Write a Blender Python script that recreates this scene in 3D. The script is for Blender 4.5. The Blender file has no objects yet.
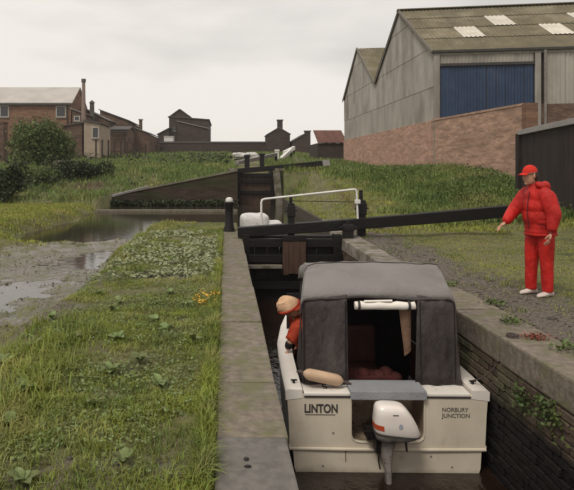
import bpy, bmesh, math, random
import numpy as np
from mathutils import Vector, Matrix
random.seed(7); RNG = np.random.default_rng(7)
S = bpy.context.scene
COL = S.collection
R = math.radians

# ------------------------------------------------------------------ camera
cam_d = bpy.data.cameras.new('camera'); cam = bpy.data.objects.new('camera', cam_d); COL.objects.link(cam)
cam.location = (0, 0, 1.6); cam.rotation_euler = (R(90), 0, 0)
cam_d.sensor_width = 36; cam_d.lens = 600/574*36
cam_d.shift_x = 61/574; cam_d.shift_y = -78/574
cam_d.clip_start = 0.05; cam_d.clip_end = 3000
S.camera = cam
# ------------------------------------------------------------------ world
SUN_EL, SUN_AZ = 55, 215
w = bpy.data.worlds.new('World'); S.world = w; w.use_nodes = True
nt = w.node_tree; nt.nodes.clear(); N = nt.nodes.new; L = nt.links.new
out = N('ShaderNodeOutputWorld'); bg = N('ShaderNodeBackground'); bg.inputs[1].default_value = 0.1
sky = N('ShaderNodeTexSky'); sky.sky_type = 'NISHITA'; sky.sun_disc = False
sky.sun_elevation = R(SUN_EL); sky.sun_rotation = R(SUN_AZ)
tc = N('ShaderNodeTexCoord'); mp = N('ShaderNodeMapping'); mp.inputs['Scale'].default_value = (1, 1, 3.2)
mp.inputs['Location'].default_value = (0.35, 0.0, 0.2)
nz = N('ShaderNodeTexNoise'); nz.inputs['Scale'].default_value = 1.7; nz.inputs['Detail'].default_value = 5; nz.inputs['Roughness'].default_value = .5
rp = N('ShaderNodeValToRGB'); rp.color_ramp.elements[0].position = .36; rp.color_ramp.elements[1].position = .56
rp.color_ramp.elements[0].color = (.53, .505, .475, 1); rp.color_ramp.elements[1].color = (.745, .70, .65, 1)
ml = N('ShaderNodeVectorMath'); ml.operation = 'SCALE'; ml.inputs['Scale'].default_value = 9.3
mx = N('ShaderNodeMix'); mx.data_type = 'RGBA'; mx.inputs[0].default_value = .95
L(tc.outputs['Generated'], mp.inputs[0]); L(mp.outputs[0], nz.inputs[0]); L(nz.outputs[0], rp.inputs[0])
L(rp.outputs[0], ml.inputs[0]); L(sky.outputs[0], mx.inputs[6]); L(ml.outputs[0], mx.inputs[7])
L(mx.outputs[2], bg.inputs[0]); L(bg.outputs[0], out.inputs[0])
sd = bpy.data.lights.new('sun', 'SUN'); sun = bpy.data.objects.new('sun', sd); COL.objects.link(sun)
sd.energy = 1.4; sd.angle = R(18); sd.color = (1, .95, .87)
el, az = R(SUN_EL), R(SUN_AZ)
sv = Vector((math.sin(az)*math.cos(el), math.cos(az)*math.cos(el), math.sin(el)))
sun.rotation_euler = sv.to_track_quat('Z', 'Y').to_euler(); sun.location = sv*50
S.view_settings.view_transform = 'Standard'; S.view_settings.look = 'None'
S.view_settings.exposure = 0.42; S.view_settings.gamma = 1
try: S.cycles.filter_width = 2.4
except Exception: pass

# ------------------------------------------------------------------ helpers
def px(x, y, Y):      # a point of the place seen at photograph pixel x,y and distance Y
    return ((x-226)/600*Y, Y, 1.6-(y-167)/600*Y)
BASE = {}
class MB:
    def __init__(s): s.v = []; s.f = []
    def add(s, vs, fs):
        n = len(s.v); s.v += [tuple(v) for v in vs]; s.f += [tuple(i+n for i in f) for f in fs]; return s
    def box(s, x0, x1, y0, y1, z0, z1, rot=None, c=None):
        vs = [(x, y, z) for z in (z0, z1) for y in (y0, y1) for x in (x0, x1)]
        if rot:
            o = Vector(c) if c else Vector(((x0+x1)/2, (y0+y1)/2, (z0+z1)/2))
            m = rot
            vs = [m @ (Vector(v)-o) + o for v in vs]
        return s.add(vs, [(0,2,3,1),(4,5,7,6),(0,1,5,4),(2,6,7,3),(0,4,6,2),(1,3,7,5)])
    def hexa(s, v8):  # bottom 4 ccw, top 4 ccw
        return s.add(v8, [(3,2,1,0),(4,5,6,7),(0,1,5,4),(1,2,6,5),(2,3,7,6),(3,0,4,7)])
    def bar(s, a, b, w, h, up=(0,0,1)):
        a = Vector(a); b = Vector(b); d = (b-a).normalized(); u = Vector(up); r = d.cross(u).normalized(); u = r.cross(d)
        vs = []
        for p in (a, b): vs += [p-r*w/2-u*h/2, p+r*w/2-u*h/2, p+r*w/2+u*h/2, p-r*w/2+u*h/2]
        return s.add(vs, [(3,2,1,0),(4,5,6,7),(0,1,5,4),(1,2,6,5),(2,3,7,6),(3,0,4,7)])
    def tube(s, pts, r, n=10, cap=True):
        pts = [Vector(p) for p in pts]; rs = r if isinstance(r, (list, tuple)) else [r]*len(pts)
        rings = []; prev = None
        for i, p in enumerate(pts):
            d = (pts[min(i+1, len(pts)-1)]-pts[max(i-1, 0)]).normalized()
            a = prev if prev else (Vector((0,0,1)) if abs(d.z) < .9 else Vector((1,0,0)))
            a = (a - d*a.dot(d)).normalized(); b = d.cross(a); prev = a
            rings.append([p+(a*math.cos(t)+b*math.sin(t))*rs[i] for t in [2*math.pi*k/n for k in range(n)]])
        return s.loft(rings, cap)
    def loft(s, rings, cap=True, closed=True):
        n = len(rings[0]); vs = [v for r in rings for v in r]; fs = []
        for i in range(len(rings)-1):
            for k in range(n if closed else n-1):
                k2 = (k+1) % n; fs.append((i*n+k, i*n+k2, (i+1)*n+k2, (i+1)*n+k))
        if cap: fs.append(tuple(range(n))[::-1]); fs.append(tuple((len(rings)-1)*n+k for k in range(n)))
        return s.add(vs, fs)
    def lathe(s, c, prof, n=20):
        return s.loft([[(c[0]+r*math.cos(2*math.pi*k/n), c[1]+r*math.sin(2*math.pi*k/n), c[2]+z) for k in range(n)] for r, z in prof])
    def prism(s, poly, a, b):   # poly: list of 3D points, extruded by vector b
        n = len(poly); b = Vector(b); vs = [Vector(p) for p in poly]; vs += [p+b for p in vs]
        return s.add(vs, [tuple(range(n))[::-1], tuple(range(n, 2*n))]+[(k, (k+1) % n, n+(k+1) % n, n+k) for k in range(n)])
    def ell(s, c, r, n=14, m=9, M=None):
        rings = []
        for i in range(1, m):
            t = math.pi*i/m
            ring = [Vector((r[0]*math.sin(t)*math.cos(2*math.pi*k/n), r[1]*math.sin(t)*math.sin(2*math.pi*k/n), -r[2]*math.cos(t))) for k in range(n)]
            rings.append([(M @ q if M else q)+Vector(c) for q in ring])
        return s.loft(rings)
def mesh_from(name, v, f):
    me = bpy.data.meshes.new(name); me.from_pydata([tuple(a) for a in v], [], f); me.validate(); me.update()
    bm = bmesh.new(); bm.from_mesh(me); bmesh.ops.recalc_face_normals(bm, faces=bm.faces); bm.to_mesh(me); bm.free()
    return me
def part(name, mb, mat, parent=None, smooth=False, bevel=0, label=None, seg=2, kind=None, sub=0):
    base = BASE.get(parent.name, Vector((0,0,0))) if parent else Vector((0,0,0))
    if isinstance(mb, MB): me = mesh_from(name, [Vector(a)-base for a in mb.v], mb.f)
    else:
        me = mb
        if base.length: me.transform(Matrix.Translation(-base))
    if bevel:
        bm = bmesh.new(); bm.from_mesh(me)
        bmesh.ops.bevel(bm, geom=[e for e in bm.edges if e.calc_face_angle(0) > .5], offset=bevel, segments=seg, affect='EDGES', profile=.6)
        bm.to_mesh(me); bm.free()
    me.materials.append(mat)
    if smooth:
        me.polygons.foreach_set('use_smooth', [True]*len(me.polygons))
        try: me.set_sharp_from_angle(angle=R(45))
        except Exception: pass
    o = bpy.data.objects.new(name, me); COL.objects.link(o)
    if parent: o.parent = parent; BASE[o.name] = base
    if label: o['label'] = label
    if kind: o['kind'] = kind
    if sub:
        m = o.modifiers.new('sub', 'SUBSURF'); m.levels = sub; m.render_levels = sub
    return o
def tag(o, label, cat, group=None):
    o['label'] = label; o['category'] = cat
    if group: o['group'] = group
    return o
def thing(name, label, cat, loc=(0,0,0), group=None):
    o = bpy.data.objects.new(name, None); COL.objects.link(o); o.location = loc; o.empty_display_size = .1
    BASE[o.name] = Vector(loc); return tag(o, label, cat, group)
def share(name, src, parent, loc, rot=(0,0,0), scale=(1,1,1)):
    o = bpy.data.objects.new(name, src); COL.objects.link(o); o.parent = parent
    o.location = loc; o.rotation_euler = rot; o.scale = scale
    return o
def copy_tree(o, parent=None):
    c = o.copy(); COL.objects.link(c)
    if parent: c.parent = parent
    for ch in o.children: copy_tree(ch, c)
    return c
# ---- noise in numpy
_tab = RNG.random((256, 256))
def vnoise(x, y):
    xi = np.floor(x).astype(int); yi = np.floor(y).astype(int); fx = x-xi; fy = y-yi
    fx = fx*fx*(3-2*fx); fy = fy*fy*(3-2*fy)
    g = lambda a, b: _tab[a % 256, b % 256]
    return (g(xi,yi)*(1-fx)+g(xi+1,yi)*fx)*(1-fy)+(g(xi,yi+1)*(1-fx)+g(xi+1,yi+1)*fx)*fy
def fbm(x, y, s=1., o=4):
    t = 0; a = .5
    for k in range(o): t = t+a*vnoise(x*s+17.3*k, y*s+5.1*k); s *= 2.03; a *= .5
    return t/(1-.5**o)
def ss(a, b, x): t = np.clip((x-a)/(b-a), 0, 1); return t*t*(3-2*t)

# ------------------------------------------------------------------ materials
def mat(name, c1, c2=None, c3=None, s1=6, s2=1.1, t3=(.5, .62), rough=.85, bump=.3, bs=40, isl=0, metal=0, spec=.3, stretch=None, sh=None, tr=0, wet=None, bd=.02):
    m = bpy.data.materials.new(name); m.use_nodes = True; t = m.node_tree; t.nodes.clear(); N = t.nodes.new; L = t.links.new
    o = N('ShaderNodeOutputMaterial'); p = N('ShaderNodeBsdfPrincipled'); L(p.outputs[0], o.inputs[0])
    p.inputs['Roughness'].default_value = rough; p.inputs['Metallic'].default_value = metal
    p.inputs['Specular IOR Level'].default_value = spec
    g = N('ShaderNodeNewGeometry'); src = g.outputs['Position']
    if stretch:
        q = N('ShaderNodeVectorMath'); q.operation = 'MULTIPLY'; q.inputs[1].default_value = stretch; L(src, q.inputs[0]); src = q.outputs[0]
    def noise(s, d=5, r=.6):
        n = N('ShaderNodeTexNoise'); n.inputs['Scale'].default_value = s; n.inputs['Detail'].default_value = d; n.inputs['Roughness'].default_value = r
        L(src, n.inputs['Vector']); return n.outputs[0]
    def ramp(v, a, b):
        r_ = N('ShaderNodeMapRange'); r_.inputs[1].default_value = a; r_.inputs[2].default_value = b; r_.clamp = True; L(v, r_.inputs[0]); return r_.outputs[0]
    def mix(f, a, b):
        x = N('ShaderNodeMix'); x.data_type = 'RGBA'
        L(f, x.inputs[0])
        for s_, i in ((a, 6), (b, 7)):
            if isinstance(s_, tuple): x.inputs[i].default_value = (*s_, 1)
            else: L(s_, x.inputs[i])
        return x.outputs[2]
    c2 = c2 or tuple(v*.7 for v in c1)
    col = mix(ramp(noise(s1), .35, .65), c1, c2)
    if c3: col = mix(ramp(noise(s2, 6, .65), *t3), col, c3)
    if wet is not None:   # dark wet band below a height
        sx = N('ShaderNodeSeparateXYZ'); L(g.outputs['Position'], sx.inputs[0])
        ad = N('ShaderNodeMath'); ad.operation = 'MULTIPLY_ADD'; L(noise(2.5), ad.inputs[0]); ad.inputs[1].default_value = .25; L(sx.outputs[2], ad.inputs[2])
        f = ramp(ad.outputs[0], wet[0]+.16, wet[0]+.02); col = mix(f, col, wet[1])
    if isl:
        oi = N('ShaderNodeObjectInfo'); a = N('ShaderNodeMath'); a.operation = 'ADD'; L(oi.outputs['Random'], a.inputs[0]); L(g.outputs['Random Per Island'], a.inputs[1])
        fr = N('ShaderNodeMath'); fr.operation = 'FRACT'; L(a.outputs[0], fr.inputs[0])
        r_ = N('ShaderNodeMapRange'); r_.inputs[3].default_value = 1-isl; r_.inputs[4].default_value = 1+isl; L(fr.outputs[0], r_.inputs[0])
        hs = N('ShaderNodeHueSaturation'); L(r_.outputs[0], hs.inputs['Value']); L(col, hs.inputs['Color'])
        if sh:
            r2 = N('ShaderNodeMapRange'); r2.inputs[3].default_value = .5-sh; r2.inputs[4].default_value = .5+sh; L(fr.outputs[0], r2.inputs[0]); L(r2.outputs[0], hs.inputs['Hue'])
        col = hs.outputs[0]
    L(col, p.inputs['Base Color'])
    if bump:
        b = N('ShaderNodeBump'); b.inputs['Strength'].default_value = bump; b.inputs['Distance'].default_value = bd; L(noise(bs, 4), b.inputs['Height']); L(b.outputs[0], p.inputs['Normal'])
    if tr:
        tl = N('ShaderNodeBsdfTranslucent'); L(col, tl.inputs[0]); ms = N('ShaderNodeMixShader'); ms.inputs[0].default_value = tr
        L(p.outputs[0], ms.inputs[1]); L(tl.outputs[0], ms.inputs[2]); L(ms.outputs[0], o.inputs[0])
    return m
def brickmat(name, c1, c2, mortar, axis='x', stain=(.2,.16,.12), st=(.5,.7), bw=.23, bh=.075):
    m = bpy.data.materials.new(name); m.use_nodes = True; t = m.node_tree; t.nodes.clear(); N = t.nodes.new; L = t.links.new
    o = N('ShaderNodeOutputMaterial'); p = N('ShaderNodeBsdfPrincipled'); L(p.outputs[0], o.inputs[0]); p.inputs['Roughness'].default_value = .9
    p.inputs['Specular IOR Level'].default_value = .15
    g = N('ShaderNodeNewGeometry'); sx = N('ShaderNodeSeparateXYZ'); L(g.outputs['Position'], sx.inputs[0]); cb = N('ShaderNodeCombineXYZ')
    L(sx.outputs[0 if axis == 'x' else 1], cb.inputs[0]); L(sx.outputs[2], cb.inputs[1])
    b = N('ShaderNodeTexBrick'); b.inputs['Color1'].default_value = (*c1, 1); b.inputs['Color2'].default_value = (*c2, 1); b.inputs['Mortar'].default_value = (*mortar, 1)
    b.inputs['Scale'].default_value = 1; b.inputs['Brick Width'].default_value = bw; b.inputs['Row Height'].default_value = bh; b.inputs['Mortar Size'].default_value = .006
    b.inputs['Bias'].default_value = 0; L(cb.outputs[0], b.inputs['Vector'])
    n = N('ShaderNodeTexNoise'); n.inputs['Scale'].default_value = .55; n.inputs['Detail'].default_value = 6; n.inputs['Roughness'].default_value = .55; sv_ = N('ShaderNodeVectorMath'); sv_.operation = 'MULTIPLY'; sv_.inputs[1].default_value = (.5,.5,2.6); L(g.outputs['Position'], sv_.inputs[0]); L(sv_.outputs[0], n.inputs['Vector'])
    r = N('ShaderNodeMapRange'); r.inputs[1].default_value = st[0]; r.inputs[2].default_value = st[1]; L(n.outputs[0], r.inputs[0])
    x = N('ShaderNodeMix'); x.data_type = 'RGBA'; L(r.outputs[0], x.inputs[0]); L(b.outputs[0], x.inputs[6]); x.inputs[7].default_value = (*stain, 1)
    n2 = N('ShaderNodeTexNoise'); n2.inputs['Scale'].default_value = 2.5; n2.inputs['Detail'].default_value = 4; L(sv_.outputs[0], n2.inputs['Vector'])
    hs = N('ShaderNodeHueSaturation'); r3 = N('ShaderNodeMapRange'); r3.inputs[1].default_value = .3; r3.inputs[2].default_value = .7; r3.inputs[3].default_value = .72; r3.inputs[4].default_value = 1.2; L(n2.outputs[0], r3.inputs[0])
    L(r3.outputs[0], hs.inputs['Value']); L(x.outputs[2], hs.inputs['Color']); L(hs.outputs[0], p.inputs['Base Color'])
    bp = N('ShaderNodeBump'); bp.inputs['Strength'].default_value = .25; bp.inputs['Distance'].default_value = .01; bp.invert = True; L(b.outputs['Fac'], bp.inputs['Height']); L(bp.outputs[0], p.inputs['Normal'])
    return m
def watermat(name, col, rip=.25, sc=6, st=(1,1,1), rough=.06):
    m = mat(name, col, tuple(v*.6 for v in col), s1=3, rough=rough, bump=rip, bs=sc, spec=.5, stretch=st, bd=.03)
    return m
C_COPE = mat('weathered_stone', (.215,.178,.14), (.12,.10,.08), (.12,.118,.055), s1=14, s2=3.2, t3=(.46,.66), bump=.8, bs=32, isl=.10, rough=.8, bd=.01)
C_COPE2 = mat('pale_stone', (.28,.25,.215), (.15,.13,.105), (.10,.09,.05), s1=5, s2=2.2, t3=(.47,.6), bump=.6, bs=40, isl=.12, rough=.85)
C_CONC = mat('grey_concrete', (.165,.15,.132), (.10,.092,.083), (.10,.098,.065), s1=12, s2=2, t3=(.58,.75), bump=.35, bs=80, rough=.65, bd=.006)
C_LBRICK = mat('canal_brick', (.125,.088,.062), (.075,.055,.04), (.085,.08,.045), s1=7, s2=2.2, t3=(.45,.62), bump=.9, bs=30, isl=.22, sh=.01, wet=(-.55, (.008,.006,.005)), rough=.75)
C_MORTAR = mat('canal_mortar', (.085,.068,.05), (.04,.032,.026), s1=15, wet=(-.62, (.006,.005,.004)), bump=.4)
C_WOODBLK = mat('tarred_wood', (.009,.007,.006), (.005,.004,.004), (.03,.025,.022), s1=14, s2=5, t3=(.62,.8), bump=.4, bs=30, rough=.55, stretch=(.3,1,1))
C_WOODBRN = mat('wet_brown_wood', (.085,.045,.03), (.05,.028,.02), s1=20, bump=.5, bs=25, rough=.6, stretch=(1,1,.2))
C_BLACK = mat('black_iron', (.012,.010,.010), rough=.45, bump=.15, bs=60)
C_WHITE = mat('white_paint', (.72,.70,.66), (.6,.58,.54), (.35,.30,.24), s1=8, s2=9, t3=(.62,.75), rough=.5, bump=.1)
C_GEL = mat('cream_gelcoat', (.68,.60,.48), (.60,.52,.41), (.34,.28,.21), s1=3, s2=2.6, t3=(.56,.85), rough=.32, bump=.03, bs=5, spec=.45, wet=(-1.34, (.20,.17,.11)))
C_GELW = mat('white_gelcoat', (.80,.75,.68), (.72,.66,.59), (.5,.45,.38), s1=4, s2=5, t3=(.6,.8), rough=.4, bump=.05)
C_HULL = mat('hull_side', (.62,.60,.57), (.5,.48,.45), (.3,.27,.2), s1=3, s2=3, t3=(.6,.8), rough=.35, bump=.03)
C_CANV = mat('grey_canvas', (.205,.19,.178), (.15,.138,.13), (.24,.225,.21), s1=4, s2=2.0, t3=(.45,.75), rough=.9, bump=.6, bs=8, bd=.04)
C_CANVD = mat('dark_canvas', (.065,.053,.050), (.038,.030,.028), (.10,.088,.083), s1=5, s2=2.6, t3=(.5,.75), rough=.9, bump=.9, bs=9, bd=.05, stretch=(1,1,.45))
C_RED = mat('red_nylon', (.50,.014,.009), (.33,.010,.007), s1=6, rough=.6, bump=.8, bs=8, bd=.06, stretch=(1,1,.4))
C_REDH = mat('red_cap_cloth', (.60,.030,.015), (.5,.02,.012), rough=.8, bump=.2)
C_SKIN = mat('skin', (.50,.27,.18), (.44,.22,.15), rough=.5, bump=.05, s1=12)
C_HAIR = mat('dark_hair', (.05,.03,.02), rough=.6, bump=.4, bs=90)
C_SHOE = mat('pale_shoe', (.62,.52,.46), (.5,.42,.38), rough=.7)
C_PEACH = mat('peach_cloth', (.66,.42,.26), (.55,.34,.20), s1=9, rough=.85, bump=.5, bs=35)
C_REDO = mat('orange_red_jacket', (.42,.05,.018), (.30,.03,.012), rough=.75, bump=.4, bs=20)
C_DARKC = mat('dark_cloth', (.02,.016,.018), rough=.9)
C_BROWN = mat('brown_vinyl', (.09,.035,.025), rough=.5, bump=.2)
C_FEND = mat('fender_vinyl', (.60,.42,.28), (.5,.34,.22), rough=.45, s1=8, bump=.1)
C_MOTW = mat('engine_cowl_white', (.80,.74,.68), (.74,.66,.60), rough=.25, bump=.02, spec=.5)
C_MOTG = mat('engine_grey', (.30,.27,.24), (.2,.18,.16), (.12,.10,.09), s1=12, s2=14, t3=(.55,.65), rough=.45)
C_ORANGE = mat('orange_stripe', (.50,.08,.03), (.45,.06,.025), rough=.4, bump=0)
C_INK = mat('dark_lettering', (.06,.055,.05), rough=.6, bump=0)
C_LID = mat('blue_grey_lid', (.30,.31,.32), (.26,.26,.27), rough=.5)
C_ROPE = mat('old_rope', (.12,.09,.08), rough=.95, bump=.6, bs=120)
C_CLAD = mat('grey_cladding', (.36,.335,.30), (.27,.25,.22), (.17,.15,.13), s1=1.3, s2=.5, t3=(.5,.7), bump=.1, isl=.07, rough=.9, stretch=(1,1,.4))
C_CLADT = mat('tan_cladding', (.34,.315,.275), (.27,.25,.215), (.17,.15,.13), s1=1.5, s2=.7, t3=(.5,.75), bump=.1, isl=.09, rough=.9, stretch=(1,1,.4))
C_ROOF = mat('mossy_sheet_roof', (.165,.14,.085), (.115,.10,.065), (.23,.20,.14), s1=1.2, s2=.5, t3=(.5,.7), bump=.2, isl=.10, rough=.95)
C_SKYL = mat('rooflight_plastic', (.62,.58,.50), (.5,.46,.38), s1=2, rough=.5, isl=.08)
C_DOORB = mat('blue_steel_door', (.030,.052,.105), (.022,.038,.075), (.055,.07,.11), s1=2, s2=.9, t3=(.55,.75), rough=.6, bump=.15, isl=.06)
C_STEEL = mat('dark_gutter', (.05,.045,.04), rough=.6)
C_PIPE = mat('grey_frame', (.22,.20,.175), (.16,.14,.12), rough=.7)
B_PINK = brickmat('pink_brick', (.50,.29,.21), (.35,.195,.14), (.42,.35,.29), 'y', stain=(.34,.23,.18), st=(.5,.8))
B_TAN = brickmat('tan_brick', (.45,.275,.195), (.30,.175,.125), (.40,.33,.26), 'y', stain=(.22,.15,.11), st=(.50,.78))
B_DARK = brickmat('sooty_brick', (.07,.05,.042), (.055,.038,.032), (.06,.05,.045), 'x', stain=(.04,.03,.026))
B_ORNG = brickmat('orange_brick', (.24,.125,.075), (.16,.085,.055), (.22,.17,.13), 'x', stain=(.14,.085,.06))
B_BRWN = brickmat('brown_brick', (.17,.11,.08), (.10,.06,.045), (.12,.09,.07), 'x', stain=(.07,.045,.035))
B_WING = brickmat('mossy_wing_brick', (.065,.045,.032), (.045,.03,.022), (.04,.035,.028), 'x', stain=(.035,.042,.016), st=(.45,.6))
C_SLATE = mat('grey_slate', (.26,.245,.23), (.2,.19,.175), s1=2, rough=.8, isl=.05)
C_SLATEP = mat('pale_sheet_roof', (.46,.43,.39), (.38,.35,.32), s1=.6, s2=.3, rough=.8)
C_SLATED = mat('dark_slate', (.10,.09,.085), (.075,.065,.06), s1=2, rough=.8)
C_SLATEG = mat('greenish_roof', (.22,.23,.19), (.16,.17,.14), s1=2, rough=.8)
C_SHEDR = mat('red_shed_sheet', (.14,.06,.042), (.09,.04,.03), s1=2, rough=.85, isl=.1)
C_SHEDD = mat('dark_shed_board', (.05,.035,.03), (.035,.025,.02), s1=2, rough=.85, isl=.2)
C_FWIN = mat('window_glass', (.03,.032,.035), rough=.15, bump=0, spec=.6)
C_FRAME = mat('window_frame', (.5,.46,.4), rough=.6, bump=0)
C_FENCE = mat('tarred_board', (.036,.024,.021), (.022,.016,.014), (.05,.034,.03), s1=4, s2=2, t3=(.55,.75), bump=.3, isl=.12, rough=.9, stretch=(1,1,.3))
C_WHITEG = mat('light_grey_capping', (.33,.31,.30), (.24,.225,.215), s1=6, rough=.8)
C_CAP = mat('grey_capping', (.25,.235,.225), (.18,.165,.155), s1=6, rough=.8)
C_WATER = watermat('lock_water', (.022,.012,.008), .8, 6, (1,.6,1))
C_POND = watermat('pond_water', (.04,.033,.022), .10, 5, rough=.05)
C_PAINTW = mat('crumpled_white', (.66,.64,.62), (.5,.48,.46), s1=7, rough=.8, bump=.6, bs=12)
C_GRASS = mat('grass_blades', (.28,.31,.055), (.12,.155,.035), (.40,.37,.13), s1=2.0, s2=.8, t3=(.5,.66), isl=.35, sh=.03, bump=0, rough=.6, tr=.3)
C_GRASSY = mat('short_turf', (.30,.31,.05), (.19,.22,.045), (.34,.29,.09), s1=1.6, s2=.6, t3=(.5,.7), isl=.3, sh=.02, bump=0, rough=.7, tr=.2)
C_GRASSD = mat('rough_grass', (.17,.23,.055), (.09,.135,.035), (.27,.26,.09), s1=1.0, s2=.4, t3=(.5,.66), isl=.35, sh=.025, bump=0, rough=.7, tr=.2)
C_LEAF = mat('weed_leaf', (.22,.26,.10), (.13,.17,.055), s1=8, isl=.3, sh=.02, bump=.2, rough=.5, tr=.25)
C_LEAFP = mat('pale_ground_leaf', (.30,.31,.19), (.22,.25,.12), s1=8, isl=.25, bump=0, rough=.55, tr=.2)
C_BUSH = mat('bush_leaf', (.13,.16,.045), (.07,.10,.03), s1=1.5, isl=.4, sh=.03, bump=0, rough=.6, tr=.25)
C_BUSHD = mat('dark_bush_leaf', (.045,.055,.02), (.025,.035,.013), s1=1.5, isl=.4, sh=.03, bump=0, rough=.6, tr=.15)
C_BARK = mat('bark', (.06,.045,.035), rough=.95, bump=.6)
C_STONE = mat('loose_stone', (.155,.135,.112), (.09,.078,.066), s1=9, isl=.4, bump=.3)
C_FLOWER = mat('yellow_flower', (.60,.38,.06), (.5,.28,.04), isl=.2, bump=0)

# ground material: colours blended by the masks stored on the mesh
def groundmat():
    m = bpy.data.materials.new('earth_and_turf'); m.use_nodes = True; t = m.node_tree; t.nodes.clear(); N = t.nodes.new; L = t.links.new
    o = N('ShaderNodeOutputMaterial'); p = N('ShaderNodeBsdfPrincipled'); L(p.outputs[0], o.inputs[0])
    g = N('ShaderNodeNewGeometry')
    def noise(s, d=5):
        n = N('ShaderNodeTexNoise'); n.inputs['Scale'].default_value = s; n.inputs['Detail'].default_value = d; n.inputs['Roughness'].default_value = .65; L(g.outputs['Position'], n.inputs['Vector']); return n.outputs[0]
    def rm(v, a, b, c=0, d=1):
        r = N('ShaderNodeMapRange'); r.inputs[1].default_value = a; r.inputs[2].default_value = b; r.inputs[3].default_value = c; r.inputs[4].default_value = d; L(v, r.inputs[0]); return r.outputs[0]
    def mix(f, a, b):
        x = N('ShaderNodeMix'); x.data_type = 'RGBA'; L(f, x.inputs[0])
        for s_, i in ((a, 6), (b, 7)):
            if isinstance(s_, tuple): x.inputs[i].default_value = (*s_, 1)
            else: L(s_, x.inputs[i])
        return x.outputs[2]
    at = N('ShaderNodeAttribute'); at.attribute_name = 'mask'; sp = N('ShaderNodeSeparateColor'); L(at.outputs['Color'], sp.inputs[0])
    n1 = rm(noise(2.2), .42, .60); n2 = rm(noise(22), .35, .65); n3 = rm(noise(.5), .4, .6)
    grass = mix(n3, mix(n1, (.12,.13,.045), (.06,.065,.03)), (.15,.135,.065))
    grav = mix(n2, (.175,.145,.115), (.075,.06,.048))
    mud = mix(n1, mix(n2, (.25,.22,.185), (.10,.088,.07)), (.12,.12,.06))
    ear = mix(n2, (.10,.055,.035), (.07,.045,.03))
    def edge(ch):
        a = N('ShaderNodeMath'); a.operation = 'MULTIPLY_ADD'; L(noise(6), a.inputs[0]); a.inputs[1].default_value = .9; L(sp.outputs[ch], a.inputs[2]); return rm(a.outputs[0], .85, 1.15)
    c = mix(edge(0), grass, grav); c = mix(edge(1), c, mud); c = mix(edge(2), c, ear)
    L(c, p.inputs['Base Color'])
    L(rm(edge(1), 0, 1, .95, .26), p.inputs['Roughness']); p.inputs['Specular IOR Level'].default_value = .35
    b = N('ShaderNodeBump'); b.inputs['Strength'].default_value = .7; b.inputs['Distance'].default_value = .04; L(noise(25, 6), b.inputs['Height']); L(b.outputs[0], p.inputs['Normal'])
    return m
C_GROUND = groundmat()

# ------------------------------------------------------------------ terrain
XL, XR = .36, 2.57           # lock chamber faces
WL, WP = -1.35, -.38         # water levels: chamber, pound
def G(Y): return 1.45*ss(27.5, 42, Y)+.045*np.clip(Y-42, 0, 70)
def RG(Y): return 1.4*ss(17, 33, Y)+.045*np.clip(Y-40, 0, 72)
def WTOP(X): return np.clip(.15+(X+5.9)/6.5*1.3, .15, 1.45)
def H(X, Y):
    X = np.asarray(X, float); Y = np.asarray(Y, float)
    n = fbm(X, Y, .9)-.5; nf = fbm(X+40, Y, 4., 3)-.5
    # right side
    zr = -.05*ss(3.12, 2.98, X)*(Y < 15)+RG(Y)*(1-(1-ss(2.9, 4.6, X))*(Y < 30.9))+.55*ss(6, 10.2, X)*ss(11, 21, Y)*(1-ss(25, 33, Y))+.10*n*ss(3.2, 4.5, X)+.02*nf*ss(2.9, 3.3, X)
    # grass strip on the left, falling to the side pond
    strip = .03+.05*n+.03*nf
    edge = ss(-2.35, -1.80, X-.22*ss(8, 5.5, Y)+.35*(fbm(Y, Y*0, .6)-.5)*2)
    mud = -.332+.15*(fbm(X, Y, .75)-.5)+.13*nf+.09*(fbm(X, Y+90, 7., 2)-.5)-.11*np.exp(-((X+3.7)/.8)**2-((Y-9.3)/1.1)**2)-.08*np.exp(-((X+3.3)/.5)**2-((Y-7.6)/.6)**2)-.35*ss(15.5, 17.5, Y-.3*(X+3))-.12*np.exp(-((X+2.9)/.5)**2-((Y-12.5)/1.4)**2)
    mud = np.where(Y < 7.6, mud+.10*ss(7.8, 6.2, Y), mud)
    bank = ss(-5.0, -6.3, X+.5*(fbm(Y, X*0, .4)-.5)*2)*ss(12.5, 15, Y)
    mud = mud*(1-bank)+(-.06+.12*n)*bank
    zl = mud*(1-edge)+strip*edge
    zl = zl-.10*ss(-.10, -.05, X)*(Y < 15.2)
    zl = zl*(1-ss(17.0, 18.2, Y)*(X > -2.6))+(-.9)*ss(17.0, 18.2, Y)*(X > -2.6)
    # beyond the pond
    far = np.maximum(G(Y), np.where((Y > 31.2) & (X < .62), WTOP(X)-.07, -9))+.14*n
    zl = np.where(Y > 31.25, far, np.where((Y > 27) & (X < -5.9), ss(27, 28, Y)*(far+.05)-.3*(1-ss(27, 28, Y)), np.where((Y > 27), -.9, zl)))
    z = np.where(X > 1.4, zr, zl)
    # pound trench and chamber trenches
    tr = ((X > XL-.04) & (X < XR+.04) & (Y < 13.7)) | ((X > XL-.04) & (X < 2.95) & (Y >= 13.7) & (Y < 31.2)) | ((X > .62) & (X < 2.65) & (Y >= 31.2) & (Y < 37))
    return np.where(tr, -2.4, z)
def lines(segs):
    a = []
    for x0, x1, d in segs: a += list(np.arange(x0, x1-1e-6, d))
    return np.array(a+[segs[-1][1]])
gx = lines([(-240,-100,20),(-100,-40,5),(-40,-14,1),(-14,-7,.4),(-7,-2.9,.12),(-2.9,-1.8,.06),(-1.8,.3,.07)])
gx = np.concatenate([gx, [.33,.66,1.0,1.5,2.0,2.56,2.6,2.64,2.68,2.8,2.94,2.97], lines([(3.05,5,.08),(5,12,.2),(12,30,1),(30,100,5),(100,240,20)])])
gx = np.unique(np.round(gx, 3))
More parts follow.
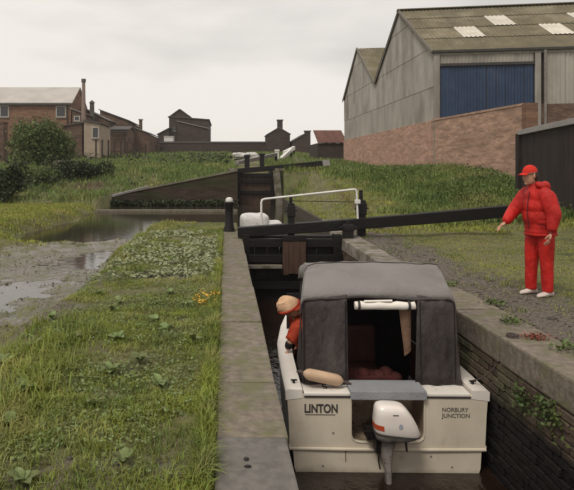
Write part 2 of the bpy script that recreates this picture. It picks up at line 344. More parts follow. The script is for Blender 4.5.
gy = np.unique(np.round(np.concatenate([lines([(-30,2,2),(2,9,.07),(9,18,.11),(18,31,.25)]), [31.22,31.3], lines([(31.5,60,.5),(60,130,2.5),(130,260,13),(260,310,25)]), [13.69,13.72,36.98,37.02]]), 3))
GX, GY = np.meshgrid(gx, gy); GZ = H(GX, GY)
nx, ny = len(gx), len(gy)
verts = np.stack([GX, GY, GZ], -1).reshape(-1, 3)
idx = np.arange(nx*ny).reshape(ny, nx)
faces = np.stack([idx[:-1,:-1], idx[:-1,1:], idx[1:,1:], idx[1:,:-1]], -1).reshape(-1, 4)
me = bpy.data.meshes.new('ground'); me.vertices.add(len(verts)); me.vertices.foreach_set('co', verts.ravel())
me.loops.add(faces.size); me.loops.foreach_set('vertex_index', faces.ravel()); me.polygons.add(len(faces))
me.polygons.foreach_set('loop_start', np.arange(0, faces.size, 4)); me.update(); me.validate()
def masks(X, Y, Z):
    n = fbm(X+9, Y, 1.3)-.5
    grav = ss(2.6, 2.9, X)*(1-ss(3.7, 4.5, X+.8*n))*(Y < 17)*.75
    grav = np.maximum(grav, (X > -2.2)*(X < .3)*(Y < 18)*np.clip(.05+2.0*(fbm(X, Y, 1.6)-.47), 0, .7))
    pc = 3.9+.085*(Y-24); grav = np.maximum(grav, np.exp(-((X-pc)/(.22+.010*Y))**2)*ss(15, 18, Y)*.5)
    mud = np.where((X < -1.9) & (Y < 29), (1-ss(-.32, -.22, Z+.1*n))*(1-ss(-5.0,-6.0,X)*(Y>14)*.8), 0)
    ear = .9*np.exp(-((X+7.6)/1.6)**2-((Y-33.5)/2.)**2)+.7*np.exp(-((X-4.6)/.5)**2-((Y-22)/5.)**2)
    return np.stack([np.clip(grav,0,1), np.clip(mud,0,1), np.clip(ear,0,1), np.ones_like(X)], -1)
ca = me.color_attributes.new('mask', 'FLOAT_COLOR', 'POINT'); ca.data.foreach_set('color', masks(verts[:,0], verts[:,1], verts[:,2]).ravel().astype(np.float32))
me.materials.append(C_GROUND); me.polygons.foreach_set('use_smooth', [True]*len(me.polygons))
o = bpy.data.objects.new('ground', me); COL.objects.link(o); o['kind'] = 'structure'
# water sheets
m_ = MB(); m_.add([(XL-.02,-4,WL),(XR+.02,-4,WL),(XR+.02,13.6,WL),(XL-.02,13.6,WL)], [(0,1,2,3)])
o = part('lock_water', m_, C_WATER); o['kind'] = 'structure'
m_ = MB(); m_.add([(-18,-3,WP),(-1.2,-3,WP),(-1.2,13.75,WP),(-18,13.75,WP),(3.2,13.75,WP),(3.2,36.9,WP),(-18,36.9,WP)], [(0,1,2,3),(3,2,4,5,6)])
o = part('pound_water', m_, C_POND); o['kind'] = 'structure'

# ------------------------------------------------------------------ vegetation scatter
def blades(name, P, n_per, length, width, spread, matl, lean=.5, h2=None):
    k = len(P)*n_per; base = np.repeat(P, n_per, 0)
    base[:, :2] += RNG.normal(0, spread, (k, 2)); base[:, 2] = H(base[:,0], base[:,1])-.006
    ok = base[:, 2] > -2; base = base[ok]; k = len(base)
    a = RNG.uniform(0, 2*np.pi, k); ln = length*RNG.uniform(.45, 1.25, k); le = lean*RNG.uniform(.2, 1.3, k)*ln
    if h2 is not None: ln *= h2(base[:,0], base[:,1]); le = lean*RNG.uniform(.2, 1.3, k)*ln
    d = np.stack([np.cos(a), np.sin(a), np.zeros(k)], -1); s = np.stack([-np.sin(a), np.cos(a), np.zeros(k)], -1)*(width*RNG.uniform(.6,1.3,k))[:,None]/2
    mid = base+d*(le*.35)[:,None]; mid[:,2] += ln*.6
    tip = base+d*le[:,None]; tip[:,2] += ln*np.sqrt(np.clip(1-.5*(le/ln)**2, .15, 1))*.95
    V = np.stack([base-s, base+s, mid+s*.75, mid-s*.75, tip], 1).reshape(-1, 3)
    i = np.arange(k)*5
    q = np.stack([i, i+1, i+2, i+3], -1); t = np.stack([i+3, i+2, i+4], -1)
    return raw(name, V, q, t, matl)
def raw(name, V, q, t, matl):
    me = bpy.data.meshes.new(name); me.vertices.add(len(V)); me.vertices.foreach_set('co', V.ravel().astype(np.float32))
    nl = q.size+t.size; me.loops.add(nl); me.loops.foreach_set('vertex_index', np.concatenate([q.ravel(), t.ravel()]).astype(np.int32))
    me.polygons.add(len(q)+len(t)); me.polygons.foreach_set('loop_start', np.concatenate([np.arange(len(q))*4, q.size+np.arange(len(t))*3]).astype(np.int32))
    me.update(calc_edges=True); me.materials.append(matl)
    o = bpy.data.objects.new(name, me); COL.objects.link(o); return o
def stuff(o, label, cat): tag(o, label, cat); o['kind'] = 'stuff'; return o
def pts(n, x0, x1, y0, y1, keep, p=1.0):
    X = RNG.uniform(x0, x1, n); u = RNG.uniform(0, 1, n)
    Y = y0*(y1/y0)**u if p == 1.0 else y0+(y1-y0)*u
    k = keep(X, Y) > RNG.uniform(0, 1, n); X, Y = X[k], Y[k]
    return np.stack([X, Y, np.zeros(len(X))], -1)
# left strip
def k_strip(X, Y):
    # thin, patchy cover with cinders between
    d = np.clip(1.6*(.62-fbm(X, Y, 1.6))*4+.45, .16, 1)*np.where(fbm(X+60, Y+11, 2.4) < .44, .22, 1)+(Y < 3.9)*.12
    wob = .10*(fbm(Y, X*0, 1.7)-.5)*2
    return d*(X < -.035+wob)*(X > -1.94+.18*ss(8, 5.5, Y)+.3*(fbm(Y, X*0+3, .9)-.5)-.25*ss(8, 12, Y))
P = pts(16000, -2.3, .05, 2.5, 17.6, k_strip)
clump = lambda X, Y: .5+.35*(Y < 4)+1.5*np.clip(fbm(X+3, Y+8, 1.1)-.35, 0, 1)**1.0*1.2
stuff(blades('grass', P, 15, .054, .0065, .035, C_GRASS, .95, clump), 'tufted yellow-green grass along the strip beside the lock', 'grass')
# taller clumps along pond edge and seam
P = pts(480, -2.1, -1.2, 3.2, 17, lambda X, Y: np.clip((fbm(X, Y, .9)-.45)*5, 0, 1))
stuff(blades('tall_grass', P, 22, .14, .008, .05, C_GRASS, 1.0), 'taller grass tufts on the pond side of the strip', 'grass')
P = pts(1500, -.16, -.045, 2.6, 15, lambda X, Y: np.clip((fbm(X*0+4, Y, 2.2)-.36)*5, .1, 1))
stuff(blades('edge_grass', P, 9, .115, .0065, .02, C_GRASS, 1.0), 'grass leaning over the left edge of the lock coping', 'grass')
# ground cover pale leaves patch px(140-225, 235-272)
def leafscatter(name, P, size, matl, hz=.05, n_per=5, spread=.06, flat=.6):
    k = len(P)*n_per; b = np.repeat(P, n_per, 0); b[:, :2] += RNG.normal(0, spread, (k, 2)); b[:, 2] = H(b[:,0], b[:,1])+RNG.uniform(.005, hz, k)
    return leaves(name, b, size, matl, flat)
def leaves(name, b, size, matl, flat=.6, par=None):
    k = len(b); nrm = RNG.normal(0, 1, (k, 3)); nrm[:, 2] = np.abs(nrm[:, 2])+flat*2; nrm /= np.linalg.norm(nrm, axis=1)[:, None]
    r = RNG.normal(0, 1, (k, 3)); u = np.cross(nrm, r); u /= np.linalg.norm(u, axis=1)[:, None]; v = np.cross(nrm, u)
    s = (size*RNG.uniform(.5, 1.3, k))[:, None]
    V = np.stack([b-u*s*.5, b-v*s*.34+nrm*s*.08, b+u*s*.6, b+v*s*.34+nrm*s*.08], 1).reshape(-1, 3); i = np.arange(k)*4
    return raw(name, V, np.stack([i, i+1, i+2, i+3], -1), np.zeros((0, 3), int), matl)
P = pts(1500, -1.9, -.15, 8.5, 14.5, lambda X, Y: np.clip((fbm(X+2, Y, 1.2)-.36)*5, 0, 1))
stuff(leafscatter('ground_cover', P, .07, C_LEAFP), 'pale leafy ground cover at the far end of the grass strip', 'ground cover')
P = pts(4400, -2.0, -.08, 2.7, 12, lambda X, Y: np.clip((fbm(X+22, Y+7, 1.9)-.47)*5, .03, .7))
stuff(leafscatter('low_weeds', P, .027, C_LEAF, .045, 7, .045), 'low green weeds scattered through the near grass', 'weeds')
# yellow flowers
P = pts(40, -.35, -.08, 6.7, 7.3, lambda X, Y: X*0+1)
stuff(leafscatter('yellow_flowers', P, .04, C_FLOWER, .08, 3, .03), 'small patch of yellow-orange flowers at the coping edge', 'flowers')
# right turf
def k_turf(X, Y): return np.clip(ss(3.6, 4.6, X+1.2*(fbm(X, Y, 1.2)-.5))*1.0+.10*(fbm(X, Y, 3)>.55), 0, 1)*np.where(Y > 15, ss(3.0,3.3,X), 1)*(1-.85*np.exp(-((X-(3.9+.085*(Y-24)))/.5)**2)*(Y > 16))
P = pts(9000, 2.95, 9, 5.0, 26, k_turf)
stuff(blades('turf', P, 9, .035, .009, .06, C_GRASSY, 1.2), 'short mossy yellow-green turf behind the towpath', 'turf')
P = pts(900, 2.98, 4.3, 4.4, 14, lambda X, Y: np.clip((fbm(X+50, Y+3, 1.7)-.5)*7, 0, 1)*.6)
stuff(blades('path_weeds', P, 14, .07, .007, .04, C_GRASSD, .9), 'weeds growing along the edge of the gravel towpath', 'weeds')
P = pts(9000, 4.0, 11.3, 16, 42, lambda X, Y: np.clip(ss(5.2, 7.5, X+1.5*(fbm(X, Y, .5)-.5))+ss(27,33,Y)*.4*(X>5.5), 0, 1))
stuff(blades('bank_weeds', P, 12, .26, .022, .14, C_GRASSD, .7, lambda X, Y: .25+1.1*fbm(X, Y, .7)), 'tall rough grass and weeds on the bank under the brick wall', 'weeds')
P = pts(1500, 5.5, 11.2, 16, 38, lambda X, Y: ss(5.8, 8, X)*np.clip((fbm(X+5, Y, .8)-.45)*6, 0, 1))
stuff(leafscatter('bank_leaves', P, .10, C_BUSH, .28, 8, .18, .2), 'dark leafy nettles among the bank grass', 'weeds')
# left bank and field beyond
P = pts(9000, -12, -3.6, 13.0, 27.6, lambda X, Y: (H(X, Y) > -.33)*(X < -4.6+.8*(fbm(X,Y,.7)-.5))*ss(14,16,Y)*np.clip(.4+fbm(X, Y, .8), 0, 1), 2)
stuff(blades('pond_bank_grass', P, 9, .09, .016, .10, C_GRASSY, .9), 'low grass on the left bank of the side pond', 'grass')
def k_far(X, Y): return np.where(X < .5, (Y > 31.3)|(X < -6.0), X > 3.2)*(Y > 27.3)*(1-.8*np.exp(-((X+7.6)/1.4)**2-((Y-33.5)/1.6)**2))*(1-.9*np.exp(-((X-(3.9+.085*(Y-24)))/.9)**2))*np.clip(.25+1.3*fbm(X, Y, .3), 0, 1)*(H(X,Y)>-.2)
P = pts(24000, -36, 11, 27.3, 100, k_far)
stuff(blades('field_grass', P, 9, .26, .035, .25, C_GRASSD, .7, lambda X, Y: .3+1.9*fbm(X+9, Y, .35)), 'rough green field grass rising beyond the pond', 'grass')
P = pts(2600, -30, 1, 28, 95, lambda X, Y: k_far(X, Y)*np.clip((fbm(X+70, Y, .25)-.5)*8, 0, 1))
stuff(leafscatter('field_weeds', P, .22, C_BUSHD, .7, 9, .35, .2), 'dark weeds and brambles scattered over the field', 'weeds')
# strip along foot of wing wall
P = pts(500, -6, .5, 30.3, 31.1, lambda X, Y: X*0+.6)
b = np.repeat(P, 8, 0); b[:, :2] += RNG.normal(0, .12, (len(b), 2)); b[:, 1] = np.minimum(b[:, 1], 31.05); b[:, 2] = -.36+RNG.uniform(0, .28, len(b))
stuff(leaves('waterside_weeds', b, .13, C_BUSHD, .2), 'dark weeds growing at the water line of the wing wall', 'weeds')
P = pts(1500, -6.5, -2.2, 6, 17, lambda X, Y: (H(X, Y) > -.36)*np.clip((fbm(X+12, Y+3, 1.1)-.47)*7, 0, 1))
stuff(blades('mud_grass', P, 10, .045, .010, .05, C_GRASSY, 1.), 'thin green growth spreading over the pond mud', 'grass')
P = pts(7000, 2.98, 9.5, 14.5, 36, lambda X, Y: np.clip(1.3*fbm(X, Y, .8)-.1, 0, 1)*(1-.8*np.exp(-((X-(3.9+.085*(Y-24)))/.4)**2)))
stuff(blades('towpath_grass', P, 10, .09, .018, .12, C_GRASSY, .8), 'short grass beside the towpath beyond the gate', 'grass')
# stones
def stones(name, P, size, matl, emb=.3):
    k = len(P); base = P.copy(); base[:, 2] = H(P[:,0], P[:,1]); s = size*RNG.lognormal(0, .45, k)
    o6 = np.array([[1,0,0],[0,1,0],[-1,0,0],[0,-1,0],[0,0,.75],[0,0,-.6]], float)
    V = base[:, None, :]+(o6[None]*RNG.uniform(.6, 1.2, (k, 6, 1)))*s[:, None, None]; V[:, :, 2] += (s*emb)[:, None]*.3
    f = np.array([[0,1,4],[1,2,4],[2,3,4],[3,0,4],[1,0,5],[2,1,5],[3,2,5],[0,3,5]]); i = np.arange(k)*6
    return raw(name, V.reshape(-1, 3), np.zeros((0, 4), int), (i[:, None, None]+f[None]).reshape(-1, 3), matl)
P = pts(9000, 2.9, 4.7, 4.3, 16, lambda X, Y: masks(X, Y, H(X, Y))[:, 0])
stuff(stones('gravel', P, .012, C_STONE), 'grey gravel on the towpath beside the lock', 'gravel')
P = pts(5000, -2.1, .0, 2.7, 12, lambda X, Y: masks(X, Y, H(X, Y))[:, 0])
stuff(stones('cinders', P, .010, C_STONE), 'dark cinders and grit between the grass tufts', 'gravel')
P = pts(5000, -6.5, -2.3, 6, 17, lambda X, Y: (H(X, Y) > -.42)*np.clip((fbm(X, Y+30, 1.2)-.4)*4, .05, 1))
stuff(stones('mud_stones', P, .013, C_STONE), 'stones and debris lying on the pond mud', 'stones')
# rosettes of broad leaves: plant > leaf
lf = MB(); W = [.012,.03,.042,.04,.026,.004]; ring = []
for i, ww in enumerate(W):
    t = i/5; ring.append([(t*.14, -ww, .10*math.sin(t*2.2)*.6+.008), (t*.14, 0, .10*math.sin(t*2.2)*.6), (t*.14, ww, .10*math.sin(t*2.2)*.6+.008)])
lf.loft(ring, False, False); leafme = mesh_from('leaf', lf.v, lf.f); leafme.materials.append(C_LEAF)
spots = [(-.5,3.3),(-1.05,3.15),(-1.5,3.6),(-.75,3.9),(-.35,4.3),(-1.3,4.3),(-1.75,4.6),(-.6,4.9),(-1.0,5.2),(-.3,5.4),(-1.45,5.6),(-.8,6.1),(-1.7,6.3),(-.4,6.6),(-1.15,6.9),(-1.6,7.4),(-.7,7.6),(-1.2,3.75),(-.9,4.55),(-1.6,5.1),(-.55,5.75),(-1.3,6.4)]
spots = [(x+random.uniform(-.12,.12), y+random.uniform(-.2,.2)) for x, y in spots]
for i, (x, y) in enumerate(spots):
    c_ = 0 if x < -1.25 else (1 if x < -.72 else 2); cnt = sum((0 if q[0] < -1.25 else (1 if q[0] < -.72 else 2)) == c_ and q[1] < spots[i][1] for q in spots)
    t = thing('broadleaf_weed', ['nearest','second','third','fourth','fifth','sixth','seventh','eighth','ninth','tenth'][cnt]+' broad-leaved weed from the camera '+['on the pond side','along the middle','on the coping side'][c_]+' of the grass strip', 'weed', (x, y, float(H(x, y))+.01), 'broad-leaved weeds in the grass strip')
    k = random.randint(6, 8); a0 = random.random()*6
    for j in range(k):
        s = random.uniform(.4, .8); share('leaf', leafme, t, (0,0,0), (random.uniform(-.25,.25), random.uniform(-.5,.05), a0+j*6.283/k+random.uniform(-.25,.25)), (s, s, s))

def bush(name, label, c, r, nl, size, matl, cat='bush', lobes=9, seed=1):
    rg = np.random.default_rng(seed)
    t = thing(name, label, cat, (c[0], c[1], c[2]))
    lc = []; 
    for i in range(lobes):
        a = rg.uniform(0, 6.28); q = rg.uniform(.1, .68)
        lc.append(((c[0]+r[0]*q*np.cos(a), c[1]+r[1]*q*np.sin(a), c[2]+r[2]*rg.uniform(.3, .75)), rg.uniform(.28, .5)))
    per = nl//lobes; B = []
    for (lcx, ls) in lc:
        d = rg.normal(0, 1, (per, 3)); d /= np.linalg.norm(d, axis=1)[:, None]; rad = rg.uniform(.35, 1.08, per)**.6
        p = np.array(lcx)+d*rad[:, None]*np.array([r[0], r[1], r[2]])*ls*rg.uniform(.85, 1.2, (per, 1)); B.append(p)
    B = np.concatenate(B); B = B[B[:, 2] > c[2]-.05]
    o = leaves('crown', B-np.array(c), size, matl, .1); o.parent = t
    tr = MB()
    for i in range(7):
        p = lc[i % lobes][0]; m = ((c[0]+p[0])/2+.05, (c[1]+p[1])/2, (c[2]+p[2])/2)
        tr.tube([(c[0]+rg.uniform(-.1,.1)*r[0], c[1], c[2]-.1), m, p], [.05*r[2]*.6, .03*r[2]*.6, .008], 6)
    part('trunk', tr, C_BARK, t, True)
    return t
c = px(40, 158, 45); bush('bush', 'large round green bush below the long orange brick building', (c[0], 45, 1.4), (2.75, 2.2, 3.6), 9000, .22, C_BUSH, seed=3, lobes=12)
c = px(78, 183, 36); bush('shrub', 'low dark sprawling shrub in front of the field on the left', (c[0], 36, .75), (2.3, 1.2, 1.3), 5000, .15, C_BUSHD, seed=5, lobes=12)
c = px(4, 205, 27); bush('shrub', 'dark shrub at the left edge above the side pond', (c[0]-.2, 28, .0), (1.0, .8, 1.75), 3500, .12, C_BUSHD, seed=6)
c = px(90, 150, 62); bush('shrub', 'scrubby bush beneath the cream shed wall', (c[0]-3, 60, 2.2), (2.0, 1.5, 1.5), 2500, .2, C_BUSH, seed=8)
c = px(30, 176, 32); bush('shrub', 'small leafy shrub between the round bush and pond', (-10.6, 34, .55), (1.2, .9, .9), 2500, .12, C_BUSH, seed=9)

# ------------------------------------------------------------------ lock walls
def slab(name, x0, x1, y0, y1, z0, z1, m, par, bev=.015):
    j = lambda: random.uniform(-.008, .008)
    mb = MB(); mb.hexa([(x0+j(),y0,z0),(x1,y0,z0),(x1,y1,z0),(x0+j(),y1,z0),(x0+j(),y0,z1+j()*.6),(x1+j(),y0,z1+j()*.6),(x1+j(),y1,z1+j()*.6),(x0+j(),y1,z1+j()*.6)])
    return part(name, mb, m, par, False, bev)
lw = thing('lock_wall', 'left lock wall with worn stone coping slabs beside the grass strip', 'lock wall', (.2, 3, -2.3))
part('wall_core', MB().box(-.15, XL-.012, -3, 14.9, -2.39, -.245), C_LBRICK, lw)
ys = [1.2, 2.42, 3.52, 4.42]
while ys[-1] < 14.8: ys.append(ys[-1]+random.uniform(1.3, 2.1))
ys[-1] = 14.9
for i in range(len(ys)-1):
    slab('coping_stone', -.055, XL, ys[i]+.005, ys[i+1]-.005, -.24, .02+random.uniform(-.006,.006), C_CONC if i < 2 else C_COPE, lw)
part('iron_stud', MB().ell((.11,3.24,.024),(.016,.02,.008),8,6), C_BLACK, lw); part('iron_stud', MB().ell((.115,3.16,.024),(.02,.012,.008),8,6), C_BLACK, lw)
part('joint_fill', MB().box(-.05, XL-.01, 1.2, 14.88, -.23, .004), C_MORTAR, lw)
rw = thing('lock_wall', 'right lock wall of mossy brick under pale broken coping', 'lock wall', (2.8, 3, -2.3))
part('wall_core', MB().box(XR+.03, XR+.42, 2, 14.9, -2.39, -.245), C_MORTAR, rw)
ys = [2.0, 3.1, 4.35]
while ys[-1] < 14.8: ys.append(ys[-1]+random.uniform(.9, 1.3))
ys[-1] = 14.9
for i in range(len(ys)-1):
    slab('coping_stone', XR-.005+random.uniform(-.012,.008), 3.03+random.uniform(-.05,.04), ys[i]+.014, ys[i+1]-.014, -.24, .02+random.uniform(-.02,.005), C_COPE if ys[i] < 8.5 else C_COPE2, rw, .022)
part('joint_fill', MB().box(XR+.015, 2.97, 2, 14.88, -.235, -.014), C_MORTAR, rw)
bme = mesh_from('brick', MB().box(0, .06, 0, .222, 0, .066).v, MB().box(0, .06, 0, .222, 0, .066).f)
bm = bmesh.new(); bm.from_mesh(bme); bmesh.ops.bevel(bm, geom=bm.edges[:], offset=.005, segments=1, affect='EDGES'); bm.to_mesh(bme); bm.free(); bme.materials.append(C_LBRICK)
rest = MB()
for r_ in range(26):
    z = -.322-r_*.078; y = 4.15+(.117 if r_ % 2 else 0)
    while y < 14.6:
        dx = random.uniform(-.010, .012); 
        if random.random() < .04: dx += .03
        if y < 6.5 and z > -1.42: share('brick', bme, rw, (XR+dx-2.8, y-3, z+2.3), (0, random.uniform(-.02,.02), random.uniform(-.02,.02)))
        else: rest.box(XR+dx, XR+.06, y, y+.222, z, z+.066)
        y += .234
part('brickwork', rest, C_LBRICK, rw, kind='stuff')
# wall ferns
def fern(x, y, z, s, label):
    t = thing('wall_weed', label, 'weed', (x, y, z))
    b = np.array([0, 0, 0])+RNG.normal(0, 1, (190, 3))*np.array([.03, .09, .06])*s; b[:, 0] = -np.abs(b[:, 0])
    l_ = leaves('foliage', b, .036*s, C_BUSH, .1); l_.parent = t
fern(XR-.01, 4.75, -.33, 1.1, 'leafy weed hanging from the right lock wall nearest the camera')
fern(XR-.01, 5.15, -.40, .9, 'small weed rooted in the brick joints of the right wall')
# coping weeds
for i, (x, y, s) in enumerate([(2.95,5.15,1.3),(3.15,4.9,1.),(2.9,6.1,1.),(3.1,6.9,.9),(2.98,8.0,1.1),(3.15,9.4,1.2)]):
    t = thing('coping_weed', ['weed tuft at the coping edge just past the dead leaves','weed tuft on the right coping nearest the camera','weed tuft on the right coping level with the boat stern','weed tuft beside the right coping level with the canopy','weed tuft on the right coping past the canopy','farthest weed tuft on the right coping toward the gate'][i], 'weed', (x, y, .02), 'weed tufts along the right coping')
    b = RNG.normal(0, 1, (90, 3))*np.array([.06, .06, .025])*s; b[:, 2] = np.abs(b[:, 2])+.01
    l_ = leaves('foliage', b, .04, C_BUSH, .3); l_.parent = t
b = RNG.normal(0, 1, (160, 3))*np.array([.07,.05,.012]); b[:,2] = np.abs(b[:,2]); b += np.array([2.86, 5.55, .025])
tag(leaves('rusty_leaves', b, .03, mat('rust_leaf', (.20,.06,.035), isl=.3, bump=0)), 'reddish-brown dead leaves on the right coping near the walking person', 'leaves')['kind'] = 'stuff'

# ------------------------------------------------------------------ pound edges, ledge, wing walls of the next lock
lw2 = thing('pound_wall', 'dark bank wall along the right side of the pound behind the gate', 'wall', (2.95, 20, -1))
part('wall_body', MB().box(2.90, 3.0, 14.92, 31, -2.39, -.02), C_MORTAR, lw2)
for i in range(3): 
    zz = float(H(3.3, 15.5+i*1.05)); slab('edge_stone', 2.88, 3.2, 14.95+i*1.05, 15.96+i*1.05, -.03, max(.02, zz+.02), C_COPE2, lw2)
lg = tag(part('concrete_ledge', MB().box(-6.4, .5, 26.4, 26.75, -.9, -.29), C_COPE, bevel=.02), 'long low concrete ledge across the mouth of the side pond', 'ledge')
wg = thing('wing_wall', 'mossy brick wing wall with sloping top left of the next lock', 'wall', (-2, 31.1, -.9))
part('wall_body', MB().prism([(-6.1,31.0,-2.3),(.6,31.0,-2.3),(.6,31.0,1.38),(-6.1,31.0,.06)], 0, (0,.32,0)), B_WING, wg)
for i in range(10):
    x0 = -6.1+i*.67; x1 = x0+.66; z0 = .06+(x0+6.1)/6.7*1.32; z1 = .06+(x1+6.1)/6.7*1.32
    part('coping_stone', MB().hexa([(x0,30.95,z0),(x1,30.95,z1),(x1,31.4,z1),(x0,31.4,z0),(x0,30.95,z0+.09),(x1,30.95,z1+.09),(x1,31.4,z1+.09),(x0,31.4,z0+.09)]), C_COPE, wg)
l2 = thing('lock_chamber', 'brick entrance of the next lock with pale right-hand quoin', 'lock', (1.6, 31, -1))
part('side_wall', MB().box(.3, .6, 31.33, 37, -2.3, 1.40), B_WING, l2)
part('side_wall', MB().box(2.62, 3.0, 31.0, 37, -2.3, 1.40), B_WING, l2)
part('quoin', MB().prism([(2.58,30.8,-.5),(2.95,30.8,-.5),(2.75,30.8,1.42),(2.42,30.8,1.42)], 0, (0,.19,0)), C_COPE2, l2)
for i in range(21):
    y0 = 31.4+i*1.15
    for x0 in (.15, 2.6): part('coping_stone', MB().box(x0, x0+.45, y0, y0+1.13, 1.405, 1.53+random.uniform(-.01,.01)), C_COPE2, l2)
# right wing bank of the next lock
part('wing', MB().prism([(2.95,31.0,-2.3),(5.2,31.6,-2.3),(5.2,31.6,.9),(2.95,31.0,1.38)], 0, (0,.3,0)), B_WING, l2)

# ------------------------------------------------------------------ gates
def gate(name, label, X0, X1, Y, ztop, beamL, beamR, thick, tip, nb=8, zb=-2.2):
    t = thing(name, label, 'lock gate', ((X0+X1)/2, Y, zb))
    n = nb; w_ = (X1-X0)/n
    for i in range(n):
        part('plank', MB().box(X0+i*w_+.004, X0+(i+1)*w_-.004, Y, Y+.05, zb, ztop-.05+random.uniform(-.01,.01)), C_WOODBRN if tip else C_WOODBLK, t)
    for z in (ztop-.08, ztop-.42, ztop-1.0): part('rail', MB().box(X0, X1, Y-.14, Y-.003, z-.09, z+.09), C_WOODBLK, t, bevel=.01)
    part('heel_post', MB().box(X1-.2, X1, Y-.145, Y+.1, zb, ztop+.1), C_WOODBLK, t, bevel=.015)
    part('mitre_post', MB().box(X0, X0+.16, Y-.145, Y+.1, zb, ztop+.12), C_WOODBLK, t, bevel=.015)
    b = MB(); a = Vector(beamL); c = Vector(beamR); d = c-a
    rings = []
    for k in range(7):
        p = a+d*(k/6); h = thick[0]+(thick[1]-thick[0])*(k/6); wv = .26 if not tip else .24
        sag = -.02*math.sin(math.pi*k/6)
        rings.append([(p.x, p.y-wv/2, p.z-h+sag), (p.x, p.y+wv/2, p.z-h+sag), (p.x, p.y+wv/2, p.z+sag), (p.x, p.y-wv/2, p.z+sag)])
    b.loft(rings); part('balance_beam', b, C_WOODBLK, t, bevel=.018)
    if tip:
        p = a+d*.93; part('beam_tip', MB().bar(p, a+d*1.003, .27, thick[1]+.03), C_WHITEG, t).location.z = -thick[1]/2
    return t
GY = 13.35
g1 = gate('lock_gate', 'closed black top gate across the lock with long upward-sloping balance beam', XL, XR, GY, 0.0, (.26, GY, .26), (6.62, GY+.75, .70), (.22, .27), False)
# brown paddle casing in front, white handrail, black paddle stands
pc = MB()
for i in range(4):
    part('casing_board', MB().box(1.24+i*.127, 1.24+i*.127+.122, GY-.24, GY-.19, -.72-random.uniform(0,.06), .02), C_WOODBRN, g1)
part('casing_head', MB().box(1.22, 1.76, GY-.255, GY-.145, -.02, .10), C_WOODBLK, g1, bevel=.01)
part('cill_board', MB().box(XL, 1.22, GY-.35, GY-.15, -.60, -.54), C_COPE2, g1)
hr = MB(); hr.tube([(.80,GY+.22,.02),(.80,GY+.22,.80),(.82,GY+.22,.855),(.87,GY+.22,.875),(2.88,GY+.25,1.09),(2.93,GY+.25,1.09),(2.96,GY+.25,1.05),(2.99,GY+.25,.3)], .024, 10)
part('handrail', hr, C_WHITE, g1, True)
part('rail_bracket', MB().box(2.92,3.04,GY+.20,GY+.30,.77,.86), C_WHITE, g1, bevel=.01)
part('rail_rod', MB().tube([(1.5,GY+.3,.83),(3.1,GY+.3,.80)], .008, 6), C_BLACK, g1)
part('walkway', MB().box(XL+.02, 2.5, GY+.12, GY+.42, .0, .05), C_WOODBLK, g1, bevel=.01)
def paddle(x, y, z0, h, w_, label):
    t = thing('paddle_gear', label, 'paddle gear', (x, y, z0))
    part('stand', MB().box(x-w_/2, x+w_/2, y-w_/2, y+w_/2, z0, z0+h*.78), C_BLACK, t, bevel=.012)
    part('rack', MB().box(x-w_*.25, x+w_*.2, y-.02, y+.02, z0+h*.78, z0+h), C_BLACK, t)
    part('gear_box', MB().box(x-w_*.62, x+w_*.62, y-w_*.62, y+w_*.6, z0+h*.45, z0+h*.72), C_BLACK, t, bevel=.02)
    part('spindle', MB().tube([(x-w_*.9, y-.04, z0+h*.6), (x+w_*.9, y-.04, z0+h*.6)], .018, 8), C_BLACK, t)
    return t
paddle(1.48, GY+.32, .05, .93, .15, 'black paddle stand rising behind the beam in mid gate')
paddle(3.12, GY+.5, .02, 1.05, .18, 'black paddle stand by the right end of the white handrail')
paddle(2.72, GY+.05, .0, .42, .22, 'short black post beneath the balance beam at the hinge')
st = px(382, 233, 15.5)
tag(part('stone_block', MB().box(3.75, 4.25, 15.2, 15.5, -.02, .24), C_COPE2, bevel=.03), 'pale squared stone block under the balance beam by the path', 'stone block')
# bollard
t = thing('bollard', 'black iron mooring bollard with white top at the lock head', 'bollard', (.08, 14.75, 0))
part('post', MB().lathe((.08,14.75,0), [(.001,.0),(.15,.0),(.15,.05),(.115,.16),(.10,.42),(.105,.60),(.14,.68),(.14,.735),(.09,.75),(.001,.75)], 20), C_BLACK, t, True)
part('white_cap', MB().lathe((.08,14.75,0), [(.001,.751),(.088,.751),(.095,.79),(.07,.84),(.001,.86)], 20), C_WHITE, t, True)
# white lump, a guessed solid standing in for an unidentified white patch
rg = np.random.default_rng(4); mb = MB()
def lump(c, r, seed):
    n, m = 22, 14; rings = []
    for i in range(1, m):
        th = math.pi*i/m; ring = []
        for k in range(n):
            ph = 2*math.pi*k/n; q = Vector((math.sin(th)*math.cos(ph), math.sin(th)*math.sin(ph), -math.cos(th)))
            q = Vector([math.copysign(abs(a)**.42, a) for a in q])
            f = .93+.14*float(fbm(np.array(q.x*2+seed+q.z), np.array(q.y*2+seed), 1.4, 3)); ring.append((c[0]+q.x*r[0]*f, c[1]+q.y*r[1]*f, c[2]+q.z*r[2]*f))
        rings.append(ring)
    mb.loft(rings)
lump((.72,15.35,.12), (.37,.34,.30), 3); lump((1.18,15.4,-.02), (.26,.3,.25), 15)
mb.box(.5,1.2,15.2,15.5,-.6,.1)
tag(part('white_mass', mb, C_PAINTW, None, True), 'pale white lumpy bundle beyond the gate beside the bollard', 'mass')

